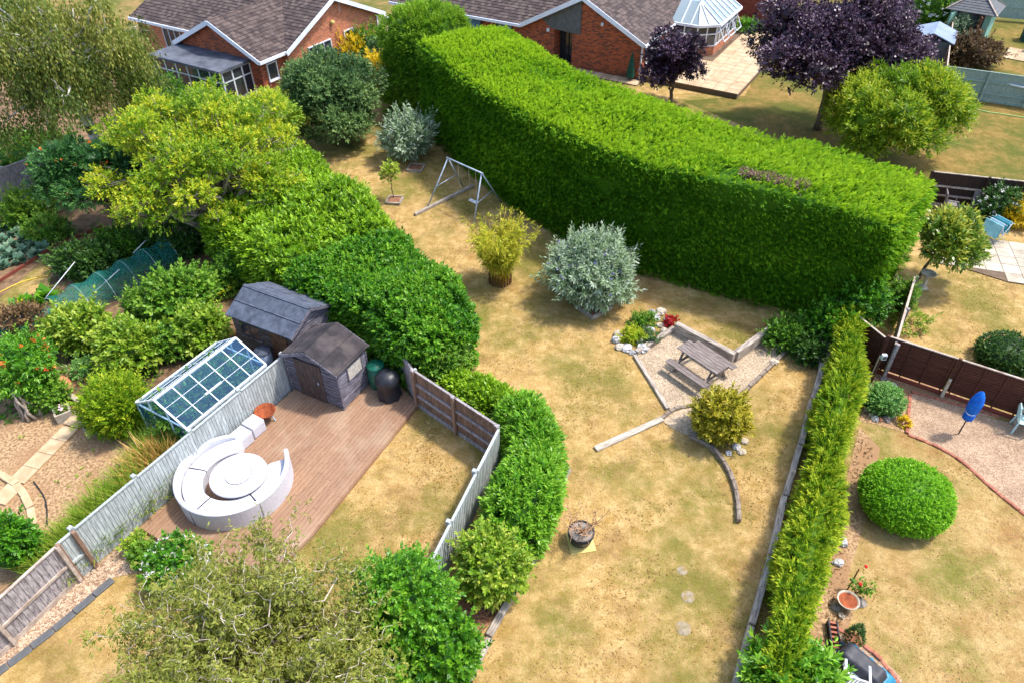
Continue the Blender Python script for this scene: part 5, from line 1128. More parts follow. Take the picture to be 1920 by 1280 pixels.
# corkscrew willow in the foreground
def corkscrew(label, c, r, rz, seed, n_l=34, tw=15):
    rg = np.random.default_rng(seed); t = thing('corkscrew_willow', label, 'tree', (c[0], c[1], 0)); zc = c[2]
    tb = MB().tube(limb(rg, (0, -.3, -.05), (0, 0, 1.5), 5, .03), [.15, .14, .13, .12, .11, .1], 8).build('trunk', 'bark_g', t, True)
    lb = MB(); Q = []; T = []; d = nrm(rg.normal(size=(n_l, 3))); d[:, 2] = np.abs(d[:, 2]) * .9 - .25
    for i in range(n_l):
        e = d[i] * rg.uniform(.55, .95) * np.array([r, r, rz]) + np.array([0, 0, zc]); m = 9; a0 = rg.uniform(0, 6.28)
        p0 = np.array([0, 0, 1.3]); L = np.linalg.norm(e - p0)
        pts = [p0 + (e - p0) * j / m + np.array([math.cos(a0 + j * 1.7), math.sin(a0 + j * 1.7), .3 * math.sin(j * 2.1)]) * .07 * L * min(1, j / 3) for j in range(m + 1)]
        lb.tube([tuple(p) for p in pts], list(np.linspace(.045, .012, m + 1)), 5)
        for j in range(tw):
            s = pts[rg.integers(3, m + 1)]; dr = nrm((rg.normal(size=3) * .8 + d[i] * .5 + np.array([0, 0, .1]))[None])[0]; le = rg.uniform(.5, 1.15); mm = 8; f = rg.uniform(1.5, 2.3); b0 = rg.uniform(0, 6.28)
            a_ = np.cross(dr, [.3, .2, .9]); a_ /= np.linalg.norm(a_); b_ = np.cross(dr, a_)
            q = [s + dr * le * k_ / mm + (a_ * math.cos(b0 + f * k_) + b_ * math.sin(b0 + f * k_)) * .06 * min(1, k_ / 2) for k_ in range(mm + 1)]
            lb.tube([tuple(p) for p in q], list(np.linspace(.012, .005, mm + 1)), 3, False)
            q = np.array(q); kk = rg.integers(1, mm + 1, 40); P = q[kk] + rg.normal(size=(40, 3)) * .1; D = nrm(rg.normal(size=(40, 3)) + np.array([0, 0, -.15]))
            qq, tt = twigs(rg, P, D, 3, .09, .10, .03, .7, droop=.15); Q.append(qq); T.append(tt)
    lb.build('branch', 'twig_w', tb, True); quads('crown', np.concatenate(Q), np.concatenate(T), LM['cork'], t)
corkscrew('sprawling corkscrew willow with curly pale twigs in the foreground', (-4.906, 6.510, 3.0), 2.7, 1.7, 21, 46, 16)

# garden trees
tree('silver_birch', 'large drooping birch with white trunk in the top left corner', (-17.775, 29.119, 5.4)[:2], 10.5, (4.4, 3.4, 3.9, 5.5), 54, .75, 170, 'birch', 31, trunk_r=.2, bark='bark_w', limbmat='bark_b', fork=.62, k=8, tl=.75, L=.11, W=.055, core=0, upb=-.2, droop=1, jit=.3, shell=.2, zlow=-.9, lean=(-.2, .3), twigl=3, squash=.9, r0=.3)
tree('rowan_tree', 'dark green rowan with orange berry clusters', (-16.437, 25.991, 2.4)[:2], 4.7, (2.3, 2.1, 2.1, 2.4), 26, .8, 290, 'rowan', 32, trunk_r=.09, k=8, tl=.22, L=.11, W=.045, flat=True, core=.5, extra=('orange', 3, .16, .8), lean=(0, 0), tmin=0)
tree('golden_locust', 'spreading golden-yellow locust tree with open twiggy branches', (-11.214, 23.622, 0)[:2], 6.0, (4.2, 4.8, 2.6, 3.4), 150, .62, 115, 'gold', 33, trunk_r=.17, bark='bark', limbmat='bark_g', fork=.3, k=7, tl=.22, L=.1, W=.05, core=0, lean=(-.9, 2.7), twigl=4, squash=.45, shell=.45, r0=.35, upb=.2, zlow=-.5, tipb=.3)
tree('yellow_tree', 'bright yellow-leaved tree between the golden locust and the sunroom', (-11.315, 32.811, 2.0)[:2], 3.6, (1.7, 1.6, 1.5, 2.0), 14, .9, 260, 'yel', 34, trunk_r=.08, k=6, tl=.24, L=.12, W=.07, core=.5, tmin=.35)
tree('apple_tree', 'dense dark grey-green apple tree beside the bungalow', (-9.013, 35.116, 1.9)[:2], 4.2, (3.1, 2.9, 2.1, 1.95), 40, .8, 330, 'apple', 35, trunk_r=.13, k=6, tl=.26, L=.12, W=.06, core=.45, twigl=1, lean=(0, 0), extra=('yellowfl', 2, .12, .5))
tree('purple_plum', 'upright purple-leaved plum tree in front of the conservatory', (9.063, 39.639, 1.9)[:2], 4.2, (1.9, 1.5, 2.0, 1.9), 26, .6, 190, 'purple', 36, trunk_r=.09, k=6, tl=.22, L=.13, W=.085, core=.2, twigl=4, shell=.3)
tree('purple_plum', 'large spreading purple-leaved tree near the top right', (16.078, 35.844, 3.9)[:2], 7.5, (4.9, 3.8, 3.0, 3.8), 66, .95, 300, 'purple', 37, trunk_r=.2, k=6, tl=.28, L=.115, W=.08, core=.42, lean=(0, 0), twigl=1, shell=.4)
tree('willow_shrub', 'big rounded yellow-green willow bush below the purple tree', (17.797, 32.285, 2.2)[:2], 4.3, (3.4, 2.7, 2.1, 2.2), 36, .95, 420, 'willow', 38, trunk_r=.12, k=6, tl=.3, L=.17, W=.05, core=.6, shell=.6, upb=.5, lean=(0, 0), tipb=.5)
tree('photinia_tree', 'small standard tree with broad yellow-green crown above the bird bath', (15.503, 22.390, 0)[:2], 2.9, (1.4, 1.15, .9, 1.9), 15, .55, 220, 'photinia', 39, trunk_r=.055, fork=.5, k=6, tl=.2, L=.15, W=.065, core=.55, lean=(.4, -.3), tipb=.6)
tree('sapling', 'thin sapling with sparse yellow leaves in the square bed', (-5.261, 28.851), 1.9, (.45, .45, .55, 1.3), 7, .26, 40, 'yel', 40, trunk_r=.02, fork=.45, k=5, tl=.14, L=.11, W=.05, core=0, tmin=.3)

# shrubs on and round the main lawn
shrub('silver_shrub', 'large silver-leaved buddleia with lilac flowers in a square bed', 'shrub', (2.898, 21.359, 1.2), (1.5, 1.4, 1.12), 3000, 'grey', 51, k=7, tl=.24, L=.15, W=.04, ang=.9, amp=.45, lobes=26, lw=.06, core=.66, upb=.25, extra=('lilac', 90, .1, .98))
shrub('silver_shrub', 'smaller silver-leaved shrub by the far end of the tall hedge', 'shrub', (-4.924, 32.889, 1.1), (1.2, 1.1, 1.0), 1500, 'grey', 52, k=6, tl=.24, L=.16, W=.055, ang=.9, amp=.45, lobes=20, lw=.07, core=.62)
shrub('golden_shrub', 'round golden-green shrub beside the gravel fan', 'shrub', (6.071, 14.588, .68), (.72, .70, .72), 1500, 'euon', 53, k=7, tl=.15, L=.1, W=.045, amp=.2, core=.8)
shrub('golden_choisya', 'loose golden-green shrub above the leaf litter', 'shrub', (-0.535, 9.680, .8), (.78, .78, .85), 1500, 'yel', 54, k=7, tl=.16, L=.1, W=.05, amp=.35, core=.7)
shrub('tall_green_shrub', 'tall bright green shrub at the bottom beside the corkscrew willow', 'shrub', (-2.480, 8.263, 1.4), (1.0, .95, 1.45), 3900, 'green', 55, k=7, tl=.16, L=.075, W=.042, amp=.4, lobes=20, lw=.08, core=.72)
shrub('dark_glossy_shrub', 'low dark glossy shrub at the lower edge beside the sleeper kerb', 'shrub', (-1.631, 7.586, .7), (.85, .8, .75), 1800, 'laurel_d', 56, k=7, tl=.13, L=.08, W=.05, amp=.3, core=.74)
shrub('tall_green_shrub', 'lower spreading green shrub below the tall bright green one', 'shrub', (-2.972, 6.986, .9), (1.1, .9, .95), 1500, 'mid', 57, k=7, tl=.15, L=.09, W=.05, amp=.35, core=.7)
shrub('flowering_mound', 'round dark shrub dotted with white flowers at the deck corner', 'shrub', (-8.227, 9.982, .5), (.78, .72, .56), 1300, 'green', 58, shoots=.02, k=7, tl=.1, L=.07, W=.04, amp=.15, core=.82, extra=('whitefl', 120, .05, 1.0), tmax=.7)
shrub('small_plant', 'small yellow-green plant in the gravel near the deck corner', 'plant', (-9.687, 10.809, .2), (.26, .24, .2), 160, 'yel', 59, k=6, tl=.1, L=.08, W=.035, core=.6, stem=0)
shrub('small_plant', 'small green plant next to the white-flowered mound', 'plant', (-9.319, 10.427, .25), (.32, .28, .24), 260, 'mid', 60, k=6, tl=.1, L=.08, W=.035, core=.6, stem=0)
shrub('olive_shrub', 'olive-green shrub hanging over the fence below the dark laurel', 'shrub', (-2.208, 16.913, 1.1), (.75, .7, .95), 1300, 'mid', 61, k=7, tl=.16, L=.09, W=.035, amp=.3, core=.7)
# bamboo: many canes arching outwards
rg = np.random.default_rng(62); t = thing('bamboo', 'yellow-green bamboo clump standing in a log ring', 'bamboo', (-0.426, 22.438)); cn = MB(); Q = []; T = []
for i in range(80):
    a = rg.uniform(0, 6.28); r0_ = rg.uniform(0, .34); top = rg.uniform(.3, 1.15); h = rg.uniform(1.9, 2.75); pts = [np.array([math.cos(a) * (r0_ + top * (j / 6) ** 2), math.sin(a) * (r0_ + top * (j / 6) ** 2), h * (j / 6) * (1 - .06 * (j / 6) ** 3)]) for j in range(7)]
    cn.tube([tuple(p) for p in pts], list(np.linspace(.012, .004, 7)), 4); pts = np.array(pts)
    s = rg.uniform(2.0, 6, 26); P = np.stack([np.interp(s, range(7), pts[:, c_]) for c_ in range(3)], -1); D = nrm(rg.normal(size=(26, 3)) + np.array([math.cos(a) * .4, math.sin(a) * .4, .15]))
    q, tt = twigs(rg, P, D, 6, .22, .14, .028, .6, droop=.25, tipb=.3); Q.append(q); T.append(tt)
cn.build('cane', 'yellow_h', t, True); quads('foliage', np.concatenate(Q), np.concatenate(T), LM['bamboo'], t)
# rockery plants
shrub('rockery_plant', 'bright yellow cushion plant in the rockery', 'plant', (4.093, 18.915, .18), (.34, .3, .24), 260, 'gold', 63, k=7, tl=.1, L=.08, W=.03, core=.7, stem=0, tmin=.4)
shrub('rockery_plant', 'green cushion plant between the rockery stones', 'plant', (4.603, 19.764, .15), (.42, .34, .24), 260, 'mid', 64, k=6, tl=.1, L=.08, W=.03, core=.6, stem=0)
shrub('rockery_plant', 'dark red cushion plant beside the sleeper corner', 'plant', (5.569, 19.702, .14), (.2, .18, .16), 120, 'red', 65, k=6, tl=.07, L=.06, W=.03, core=.7, stem=0, tmax=.5)
shrub('rockery_plant', 'low grey-green plant at the lower edge of the rockery', 'plant', (4.667, 18.921, .12), (.4, .3, .16), 200, 'apple', 66, k=6, tl=.08, L=.07, W=.03, core=.5, stem=0)
# undergrowth at the right end of the tall hedge
shrub('undergrowth', 'dark undergrowth bush at the foot of the tall hedge near the short sleeper wall', 'shrub', (9.571, 18.687, .35), (1.0, .7, .45), 900, 'mid', 67, k=6, tl=.16, L=.1, W=.05, core=.6, tmax=.7)
shrub('undergrowth', 'dark ivy bush in the corner between tall hedge and thuja hedge', 'shrub', (10.740, 18.697, .7), (.9, .8, .8), 1300, 'laurel_d', 68, k=6, tl=.16, L=.09, W=.06, core=.7, tmax=.8)
shrub('undergrowth', 'small dark bush beside the top of the plank stack', 'shrub', (9.871, 17.938, .35), (.6, .55, .42), 600, 'dark', 69, k=6, tl=.14, L=.09, W=.05, core=.6)
shrub('climber', 'ivy climber hanging on the front corner of the tall hedge', 'plant', (11.6, 18.95, 1.1), (.8, .6, 1.1), 1100, 'laurel_d', 70, k=6, tl=.16, L=.09, W=.06, core=.6, tmax=.8)

# right-hand garden plants
shrub('topiary_ball', 'large clipped green topiary ball on the dry lawn', 'topiary', (10.333, 11.754, .6), (1.16, 1.1, .78), 9000, 'box', 81, shoots=0, k=5, tl=.06, L=.042, W=.026, ang=.9, amp=.05, core=.9, r0=.9, r1=1.0, upb=.15)
shrub('clipped_dome', 'dark clipped dome behind the dark brown lap fence', 'topiary', (16.298, 17.716, .3), (.95, .85, .55), 2400, 'dark', 82, shoots=0, k=6, tl=.08, L=.06, W=.03, amp=.06, core=.88, r0=.9, r1=1.0)
shrub('hebe_mound', 'round grey-green hebe mound ringed by stones', 'shrub', (11.358, 15.609, .34), (.58, .54, .40), 1500, 'hebe', 83, shoots=0, k=7, tl=.1, L=.05, W=.03, amp=.12, core=.84)
shrub('small_plant', 'small bright yellow plant at the gravel brick corner', 'plant', (11.748, 14.890, .08), (.16, .15, .12), 70, 'yellowfl', 84, k=6, tl=.08, L=.08, W=.04, core=0, stem=0)
shrub('green_laurel_bush', 'bright green laurel bush at the bottom end of the thuja hedge', 'shrub', (5.780, 6.939, .7), (.85, .62, .65), 1300, 'green', 85, k=8, tl=.2, L=.15, W=.05, amp=.3, core=.7, upb=.6, tipb=.5)
shrub('border_shrub', 'slim yellow-green bush behind the fence under the tall hedge corner', 'shrub', (13.748, 20.332, .6), (.45, .4, .65), 600, 'mid', 86, k=6, tl=.15, L=.09, W=.04, core=.65)
shrub('border_shrub', 'green weeds at the lawn edge beside the narrow grey fence', 'plant', (13.841, 19.473, .2), (.6, .5, .3), 260, 'yel', 87, k=6, tl=.14, L=.1, W=.03, core=0, stem=0)
shrub('flower_shrub', 'shrub with white flowers in front of the almost black fence', 'shrub', (20.515, 26.650, .6), (.9, .6, .75), 800, 'dark', 88, k=6, tl=.16, L=.1, W=.05, core=.6, extra=('whitefl', 60, .08, 1.0))
shrub('flower_shrub', 'yellow-green shrub at the right edge by the pale patio', 'shrub', (21.188, 26.235, .4), (.7, .55, .45), 600, 'yellowfl', 89, k=6, tl=.15, L=.1, W=.05, core=.6)
shrub('dark_bronze_shrub', 'dark bronze shrub in front of the sage summerhouse', 'shrub', (28.143, 44.807, .8), (1.9, 1.0, .85), 1500, 'brown', 90, k=6, tl=.24, L=.15, W=.07, core=.65, tmax=.5)
shrub('lavender', 'grey lavender clump left of the summerhouse window', 'plant', (29.322, 48.981, .7), (.7, .6, .9), 600, 'grey', 91, k=6, tl=.3, L=.16, W=.05, core=.5, extra=('pinkw', 0, .1, 1) if False else None)
shrub('white_rose_bush', 'tall green bush with white blossom beyond the purple tree', 'shrub', (29.432, 51.914, 1.2), (1.9, 1.3, 1.6), 1500, 'mid', 92, k=6, tl=.26, L=.16, W=.08, core=.65, extra=('whitefl', 130, .16, 1.0))
shrub('dark_bush', 'dark green bush at the top edge beside the white blossom', 'shrub', (29.110, 55.229, 1.0), (1.6, 1.3, 1.4), 1000, 'dark', 93, k=6, tl=.26, L=.16, W=.08, core=.65)
shrub('small_plant', 'bright green plants along the red-brown fence by the patio', 'plant', (16.207, 51.142, .4), (.9, .5, .5), 500, 'green', 94, k=6, tl=.2, L=.16, W=.06, core=.5, stem=0)

# shrubs along the left bungalow
shrub('yellow_shrub', 'golden flowering shrub under the bungalow window', 'shrub', (-10.308, 46.057, .9), (1.4, 1.0, 1.0), 1200, 'yellowfl', 101, k=6, tl=.24, L=.14, W=.06, core=.65)
shrub('yellow_shrub', 'golden shrub against the rounded conifer block', 'shrub', (-7.533, 41.170, 1.0), (.8, .8, 1.3), 900, 'yellowfl', 102, k=6, tl=.24, L=.14, W=.06, core=.6)
shrub('house_shrub', 'green bush in front of the orange brick gable', 'shrub', (-8.908, 46.715, .9), (1.5, 1.1, 1.0), 1200, 'mid', 103, k=6, tl=.22, L=.13, W=.07, core=.7, tmax=.7)
shrub('house_shrub', 'brown-green bush next to the small pale fence', 'shrub', (-7.823, 45.032, .8), (1.0, .9, 1.0), 800, 'apple', 104, k=6, tl=.22, L=.13, W=.06, core=.7, tmax=.7)
shrub('house_shrub', 'grey-green bush below the sunroom corner', 'shrub', (-12.992, 43.154, .8), (1.2, 1.0, 1.1), 900, 'apple', 105, k=6, tl=.22, L=.13, W=.06, core=.65)
shrub('house_shrub', 'shaded bush between birch and golden locust', 'shrub', (-19.329, 38.573, .9), (1.6, 1.3, 1.1), 1200, 'mid', 106, k=6, tl=.26, L=.14, W=.07, core=.7, tmax=.7)
shrub('border_shrub', 'rough green thicket below the birch beside the dark grey fence', 'shrub', (-22.777, 31.974, .7), (2.6, 1.3, 1.0), 1500, 'mid', 108, k=6, tl=.26, L=.14, W=.07, core=.65, tmax=.6)
shrub('house_shrub', 'dark bush under the golden locust beside the laurel hedge', 'shrub', (-11.560, 29.280, 1.0), (2.0, 1.4, 1.5), 1500, 'dark', 107, k=6, tl=.22, L=.13, W=.06, core=.7)

# ================================================================== LEFT GARDENS
o = bpy.data.objects.new('slab_path', None); COL.objects.link(o); o['kind'] = 'structure'
pa, pb = Vector((*(-13.216, 15.557), 0)), Vector((*(-13.943, 12.961), 0)); n = 5; an = math.atan2(pb.y - pa.y, pb.x - pa.x); dl = (pb - pa) / n
for i in range(n):
    s_ = MB().box((0, 0, .03), (dl.length - .012, .52, .06)).build('slab', 'slab', o, bevel=.006); p = pa + dl * (i + .5); s_.location = (p.x, p.y, .09 if i == 0 else .012); s_.rotation_euler = (0, 0, an)
for i, p in enumerate(((-13.987, 12.535),)):
    s_ = MB().box((0, 0, .03), (.62, .5, .06)).build('slab', 'slab', o, bevel=.006); s_.location = (*p, .012); s_.rotation_euler = (0, 0, an + .5 * i)
log_edging('curved pale stone kerb crossing the end of the slab path', [(-14.938, 13.354), (-14.224, 13.096), (-13.464, 12.492), (-12.900, 11.779), (-12.574, 11.073)], .09, .55, .2, 'slab')
log_edging('thin dark metal edging curving beside the pale stone kerb', [(-13.479, 12.993), (-12.831, 12.341), (-12.387, 11.518)], .08, .2, .03, 'dark')
log_edging('low stone edging round the planter terrace', [(-14.685, 15.599), (-14.422, 16.081), (-14.151, 16.434)], .14, .42, .16, 'stone_w')
log_edging('low stone edging running right from the terrace corner', [(-13.992, 16.384), (-13.556, 16.093), (-13.096, 15.807)], .14, .4, .16, 'stone_w')
log_edging('long red-brown plank edging between dry grass path and vegetable bed', [(-19.711, 22.435), (-19.199, 23.829), (-18.679, 25.174)], .14, 1.6, .05, 'fence_red')
log_edging('red-brown plank edging below the rowan', [(-18.632, 25.214), (-18.117, 26.109), (-17.334, 26.693)], .14, 1.6, .05, 'fence_red')
log_edging('dark plank edging in the fruit bed beside the greenhouse', [(-14.310, 19.993), (-13.865, 20.538), (-13.232, 21.163)], .1, 1.2, .05, 'brownw')
for i, (lb, p, e) in enumerate((('white stone planter with pink flowers left of the slab path', (-13.763, 15.496), 'pinkfl'), ('white stone planter with dark plant right of the slab path', (-12.619, 14.905), 'pinkfl'))):
    t = thing('stone_planter', lb, 'planter', p, R(35), 'stone planters by the slab path'); s_ = .4
    for q in range(4):
        m = Matrix.Rotation(q * math.pi / 2, 3, 'Z'); c = m @ Vector((s_ / 2, 0, .17)); MB().box(c, (.05, s_ + (.05 if q % 2 else -.05), .34), q * math.pi / 2).build('side', 'conc', t)
    MB().sheet([(-s_ / 2, -s_ / 2), (s_ / 2, -s_ / 2), (s_ / 2, s_ / 2), (-s_ / 2, s_ / 2)], .28).build('soil', 'soil', t)
    rg = np.random.default_rng(200 + i); P = np.column_stack([rg.uniform(-.15, .15, 26), rg.uniform(-.15, .15, 26), np.full(26, .28)]); q, T = twigs(rg, P, nrm(np.column_stack([rg.normal(size=(26, 2)) * .5, np.ones(26)])), 6, .14, .08, .035, .8); quads('foliage', q, T, LM['dark' if i else 'mid'], t)
    mb = MB()
    for j in range(6 if i == 0 else 2): mb.rock((rg.uniform(-.16, .16), rg.uniform(-.16, .16), .44), .035, j)
    mb.build('blossom', e, t)
lathe_thing('terracotta_cloche', 'terracotta bell-shaped forcing pot lying in the vegetable garden', 'pot', (*(-14.519, 16.929), 0), [(.26, .0), (.25, .12), (.18, .26), (.06, .33), (.0, .34)], 'terra')
lathe_thing('stone_urn', 'pale stone urn behind the terracotta cloche', 'urn', (*(-15.092, 17.188), 0), [(.13, .0), (.18, .12), (.2, .3), (.16, .44), (.19, .5), (.15, .5), (.12, .42), (.0, .4)], 'stone_w')
t = thing('tree_stump', 'grey splayed tree stump under the orange-flowered shrub', 'stump', (-14.817, 15.600)); mb = MB(); rg = np.random.default_rng(9)
for i in range(9): a = i * .7; mb.tube(limb(rg, (.3 * math.cos(a), .3 * math.sin(a), 0), (-.12 + .08 * math.cos(a), .08 * math.sin(a), 1.0), 4, .04), [.05, .045, .04, .035, .03], 6)
mb.build('trunk', 'bark_g', t, True)
# net tunnel on hoops with canes
A, B = Vector((*(-16.231, 20.327), 0)), Vector((*(-13.579, 24.188), 0)); d = B - A; L = d.length
t = thing('net_tunnel', 'teal netting tunnel stretched over hoops in the fruit bed', 'netting', A, math.atan2(d.y, d.x)); rg = np.random.default_rng(4); nx, na = 26, 12; vs = []
for i in range(nx + 1):
    sag = .1 * math.sin(i * math.pi * 5 / nx) ** 2; r = .7 - sag * .5
    for k_ in range(na + 1):
        a = math.pi * k_ / na; vs.append((L * i / nx, r * math.cos(a) * .95 + rg.normal() * .012, max(.01, (r * 1.4 - sag) * math.sin(a) + rg.normal() * .012)))
MB().add(vs, [(i * (na + 1) + k_, i * (na + 1) + k_ + 1, (i + 1) * (na + 1) + k_ + 1, (i + 1) * (na + 1) + k_) for i in range(nx) for k_ in range(na)]).build('net', 'net', t)
for i in range(6): MB().tube([(L * i / 5, .66 * math.cos(a), .93 * math.sin(a)) for a in np.linspace(0, math.pi, 11)], .012, 5).build('hoop', 'white', t, True)
for i, (a, b, lb) in enumerate((((*(-16.844, 20.962), .5), (*(-16.306, 22.554), 1.0), 'white cane leaning on the left end of the net tunnel'), ((*(-15.572, 20.564), .35), (*(-14.523, 22.180), .9), 'long white cane lying along the right side of the net tunnel'), ((*(-14.589, 23.493), .75), (*(-14.093, 24.311), 1.05), 'short white cane at the far end of the net tunnel'))):
    tag(MB().tube([a, b], .018, 6).build('garden_cane', 'white', None, True), lb, 'cane')
t = thing('net_cage', 'dark green netted frame left of the fruit bushes', 'netting', (-16.596, 19.146), R(32))
for x in (-.9, .9):
    for y in (-.45, .45): MB().tube([(x, y, 0), (x, y, .8)], .015, 5).build('post', 'dark', t)
MB().box((0, 0, .42), (1.8, .9, .8)).build('net', 'net', t)
hp = smoothpoly([(*(-19.485, 21.652), .03), (*(-18.927, 22.492), .03), (*(-18.465, 22.870), .03), (*(-17.988, 23.077), .03), (*(-18.103, 23.441), .03), (*(-18.425, 23.630), .03)], 6); tag(MB().tube(hp, .022, 6).build('garden_hose', 'yellow_h', None, True), 'yellow garden hose lying on the dry grass path', 'hose')
def cabbage(label, p, r, seed, mat='blue', grp=None):
    rg = np.random.default_rng(seed); t = 30; a = rg.uniform(0, 6.28, t); e = rg.uniform(.15, 1.1, t); D = np.stack([np.cos(a) * np.cos(e), np.sin(a) * np.cos(e), np.sin(e)], -1)
    q, T = twigs(rg, np.tile([[0, 0, .05]], (t, 1)) + D * .04, nrm(D), 2, .05, r, r * .75, .3, droop=.1); o = quads('cabbage', q, T, LM[mat]); o.location = (*p, 0); tag(o, label, 'cabbage', grp)
cp = [(8, 432), (30, 442), (2, 456), (25, 464), (48, 452), (66, 462), (46, 474), (20, 484), (70, 480), (4, 476), (40, 492), (5, 502), (82, 470)]
CPW = [(-21.513, 26.509), (-20.788, 26.072), (-21.108, 25.499), (-20.425, 25.164), (-20.168, 25.646), (-19.561, 25.230), (-19.757, 24.757), (-20.120, 24.374), (-19.116, 24.512), (-20.633, 24.693), (-19.529, 24.060), (-20.078, 23.694), (-19.049, 24.902)]
for i, (p, lb) in enumerate(zip(CPW, ordered('blue-green cabbage by the left edge, %s counted from the left', CPW))): cabbage(lb, p, .25, 300 + i, 'blue', 'cabbages in the vegetable bed')
YP = [(-18.043, 20.980), (-17.774, 21.104), (-17.412, 21.163), (-17.320, 21.619)]
for i, (p, lb) in enumerate(zip(YP, ordered('broad-leaved courgette plant by the dry grass path, %s counted from the left', YP))): cabbage(lb, p, .36, 330 + i, 'green', 'courgette plants by the path')
YF = [(-18.018, 21.044), (-17.830, 21.137), (-17.403, 21.066)]
for i, (p, lb) in enumerate(zip(YF, ordered('yellow courgette flower by the dry grass path, %s counted from the left', YF))): o = MB().rock((0, 0, 0), .07, i).build('courgette_flower', 'yelfl'); o.location = (*p, .3); tag(o, lb, 'flower', 'courgette flowers')
shrub('fruit_bush', 'tall green fruit bush right of the net tunnel', 'shrub', (-11.724, 20.397, .85), (1.2, 1.0, .95), 1700, 'mid', 401, k=6, tl=.22, L=.13, W=.075, amp=.45, lw=.08, core=.62)
shrub('fruit_bush', 'yellow-green fruit bush in front of the old shed', 'shrub', (-10.616, 18.909, .6), (.85, .75, .68), 1100, 'yel', 402, k=6, tl=.2, L=.13, W=.07, amp=.4, core=.65, tmax=.85)
shrub('fruit_bush', 'pale yellow-green rose bush left of the greenhouse end', 'shrub', (-14.584, 18.903, .7), (.95, .8, .75), 1100, 'yel', 403, k=6, tl=.22, L=.13, W=.07, amp=.45, lw=.08, core=.6, extra=('pinkw', 0, 0, 0) if False else None)
shrub('fruit_bush', 'yellow-green bush directly left of the greenhouse', 'shrub', (-12.636, 17.915, .65), (.98, .8, .75), 1200, 'yel', 404, k=6, tl=.2, L=.13, W=.07, amp=.45, core=.62, tmax=.9)
shrub('fruit_bush', 'green bush between net tunnel and greenhouse bushes', 'shrub', (-12.974, 20.410, .5), (.75, .55, .55), 800, 'mid', 405, k=6, tl=.18, L=.1, W=.05, amp=.4, core=.62)
shrub('fruit_bush', 'low green bush hugging the greenhouse side', 'shrub', (-11.428, 18.319, .45), (.9, .5, .5), 900, 'mid', 406, k=6, tl=.16, L=.09, W=.05, amp=.4, core=.6)
shrub('bean_row', 'dark tangled bean row beyond the net tunnel', 'shrub', (-16.429, 23.266, .5), (1.4, .6, .6), 1300, 'dark', 407, k=6, tl=.22, L=.11, W=.06, amp=.4, core=.65)
shrub('bean_row', 'brownish tangled row under the golden locust', 'shrub', (-15.484, 24.381, .5), (1.1, .6, .6), 1200, 'mid', 408, k=6, tl=.22, L=.11, W=.05, amp=.4, core=.62, tmax=.5)
shrub('brown_bush', 'brown withered bush at the left edge', 'shrub', (-16.815, 19.231, .6), (1.0, .7, .65), 900, 'brown', 409, k=6, tl=.2, L=.1, W=.05, amp=.4, core=.65)
shrub('border_shrub', 'yellow-green bush at the foot of the dark grey fence', 'shrub', (-20.575, 27.417, .6), (1.0, .7, .65), 900, 'yel', 410, k=6, tl=.2, L=.11, W=.05, amp=.4, core=.6, tmax=.6)
shrub('border_shrub', 'green bush between cabbages and rowan', 'shrub', (-19.149, 25.814, .4), (.9, .6, .42), 700, 'mid', 411, k=6, tl=.18, L=.11, W=.05, amp=.4, core=.5)
shrub('conical_shrub', 'feathery yellow-green shrub at the lower end of the greenhouse', 'shrub', (-11.703, 15.139, .8), (.92, .85, .95), 2300, 'thuja', 412, k=7, tl=.18, L=.09, W=.03, amp=.3, core=.72, flat=True)
shrub('flame_shrub', 'bright green shrub with orange flowers at the left edge', 'shrub', (-15.041, 16.438, 1.2), (.9, .8, .9), 1800, 'green', 413, k=7, tl=.18, L=.1, W=.035, amp=.4, core=.65, extra=('orange', 40, .11, 1.0))
shrub('border_shrub', 'rounded green bush beside the stone urn', 'shrub', (-14.517, 16.096, .5), (.6, .55, .5), 900, 'mid', 414, k=6, tl=.14, L=.08, W=.045, amp=.3, core=.7)
shrub('corner_shrub', 'dark green bush at the lower left edge behind the grey fence', 'shrub', (-12.430, 10.500, .7), (.55, .5, .75), 1300, 'green', 415, k=7, tl=.14, L=.08, W=.045, amp=.4, core=.7, tmax=.7)
shrub('herb_clump', 'grey-blue herb clump beside the terracotta cloche', 'plant', (-13.946, 17.519, .2), (.5, .4, .25), 350, 'hebe', 416, k=6, tl=.12, L=.07, W=.03, core=.5, stem=0)
shrub('border_shrub', 'orange-flowered plants in front of the brown bush', 'plant', (-16.483, 18.509, .35), (.8, .5, .4), 600, 'mid', 417, k=6, tl=.15, L=.09, W=.04, core=.5, stem=0, extra=('orange', 24, .08, 1.0))
shrub('marigolds', 'yellow flowers beside the old shed roof', 'plant', (-10.766, 21.776, .3), (.6, .4, .35), 350, 'mid', 418, k=6, tl=.14, L=.09, W=.04, core=.5, stem=0, extra=('yellowfl', 18, .08, 1.0))
shrub('border_shrub', 'dark shade bush under the golden locust trunk', 'shrub', (-13.405, 24.619, .5), (1.5, .8, .7), 1100, 'dark', 419, k=6, tl=.2, L=.11, W=.05, amp=.4, core=.65)
shrub('border_shrub', 'dark bush between locust trunk and old shed', 'shrub', (-10.406, 22.446, .6), (.8, .6, .7), 800, 'mid', 420, k=6, tl=.2, L=.1, W=.05, amp=.4, core=.65, tmax=.6)
shrub('border_shrub', 'ferny weeds behind the cabbages by the fence', 'plant', (-21.254, 26.881, .4), (.7, .5, .45), 500, 'mid', 421, k=6, tl=.2, L=.11, W=.04, amp=.4, core=.5)
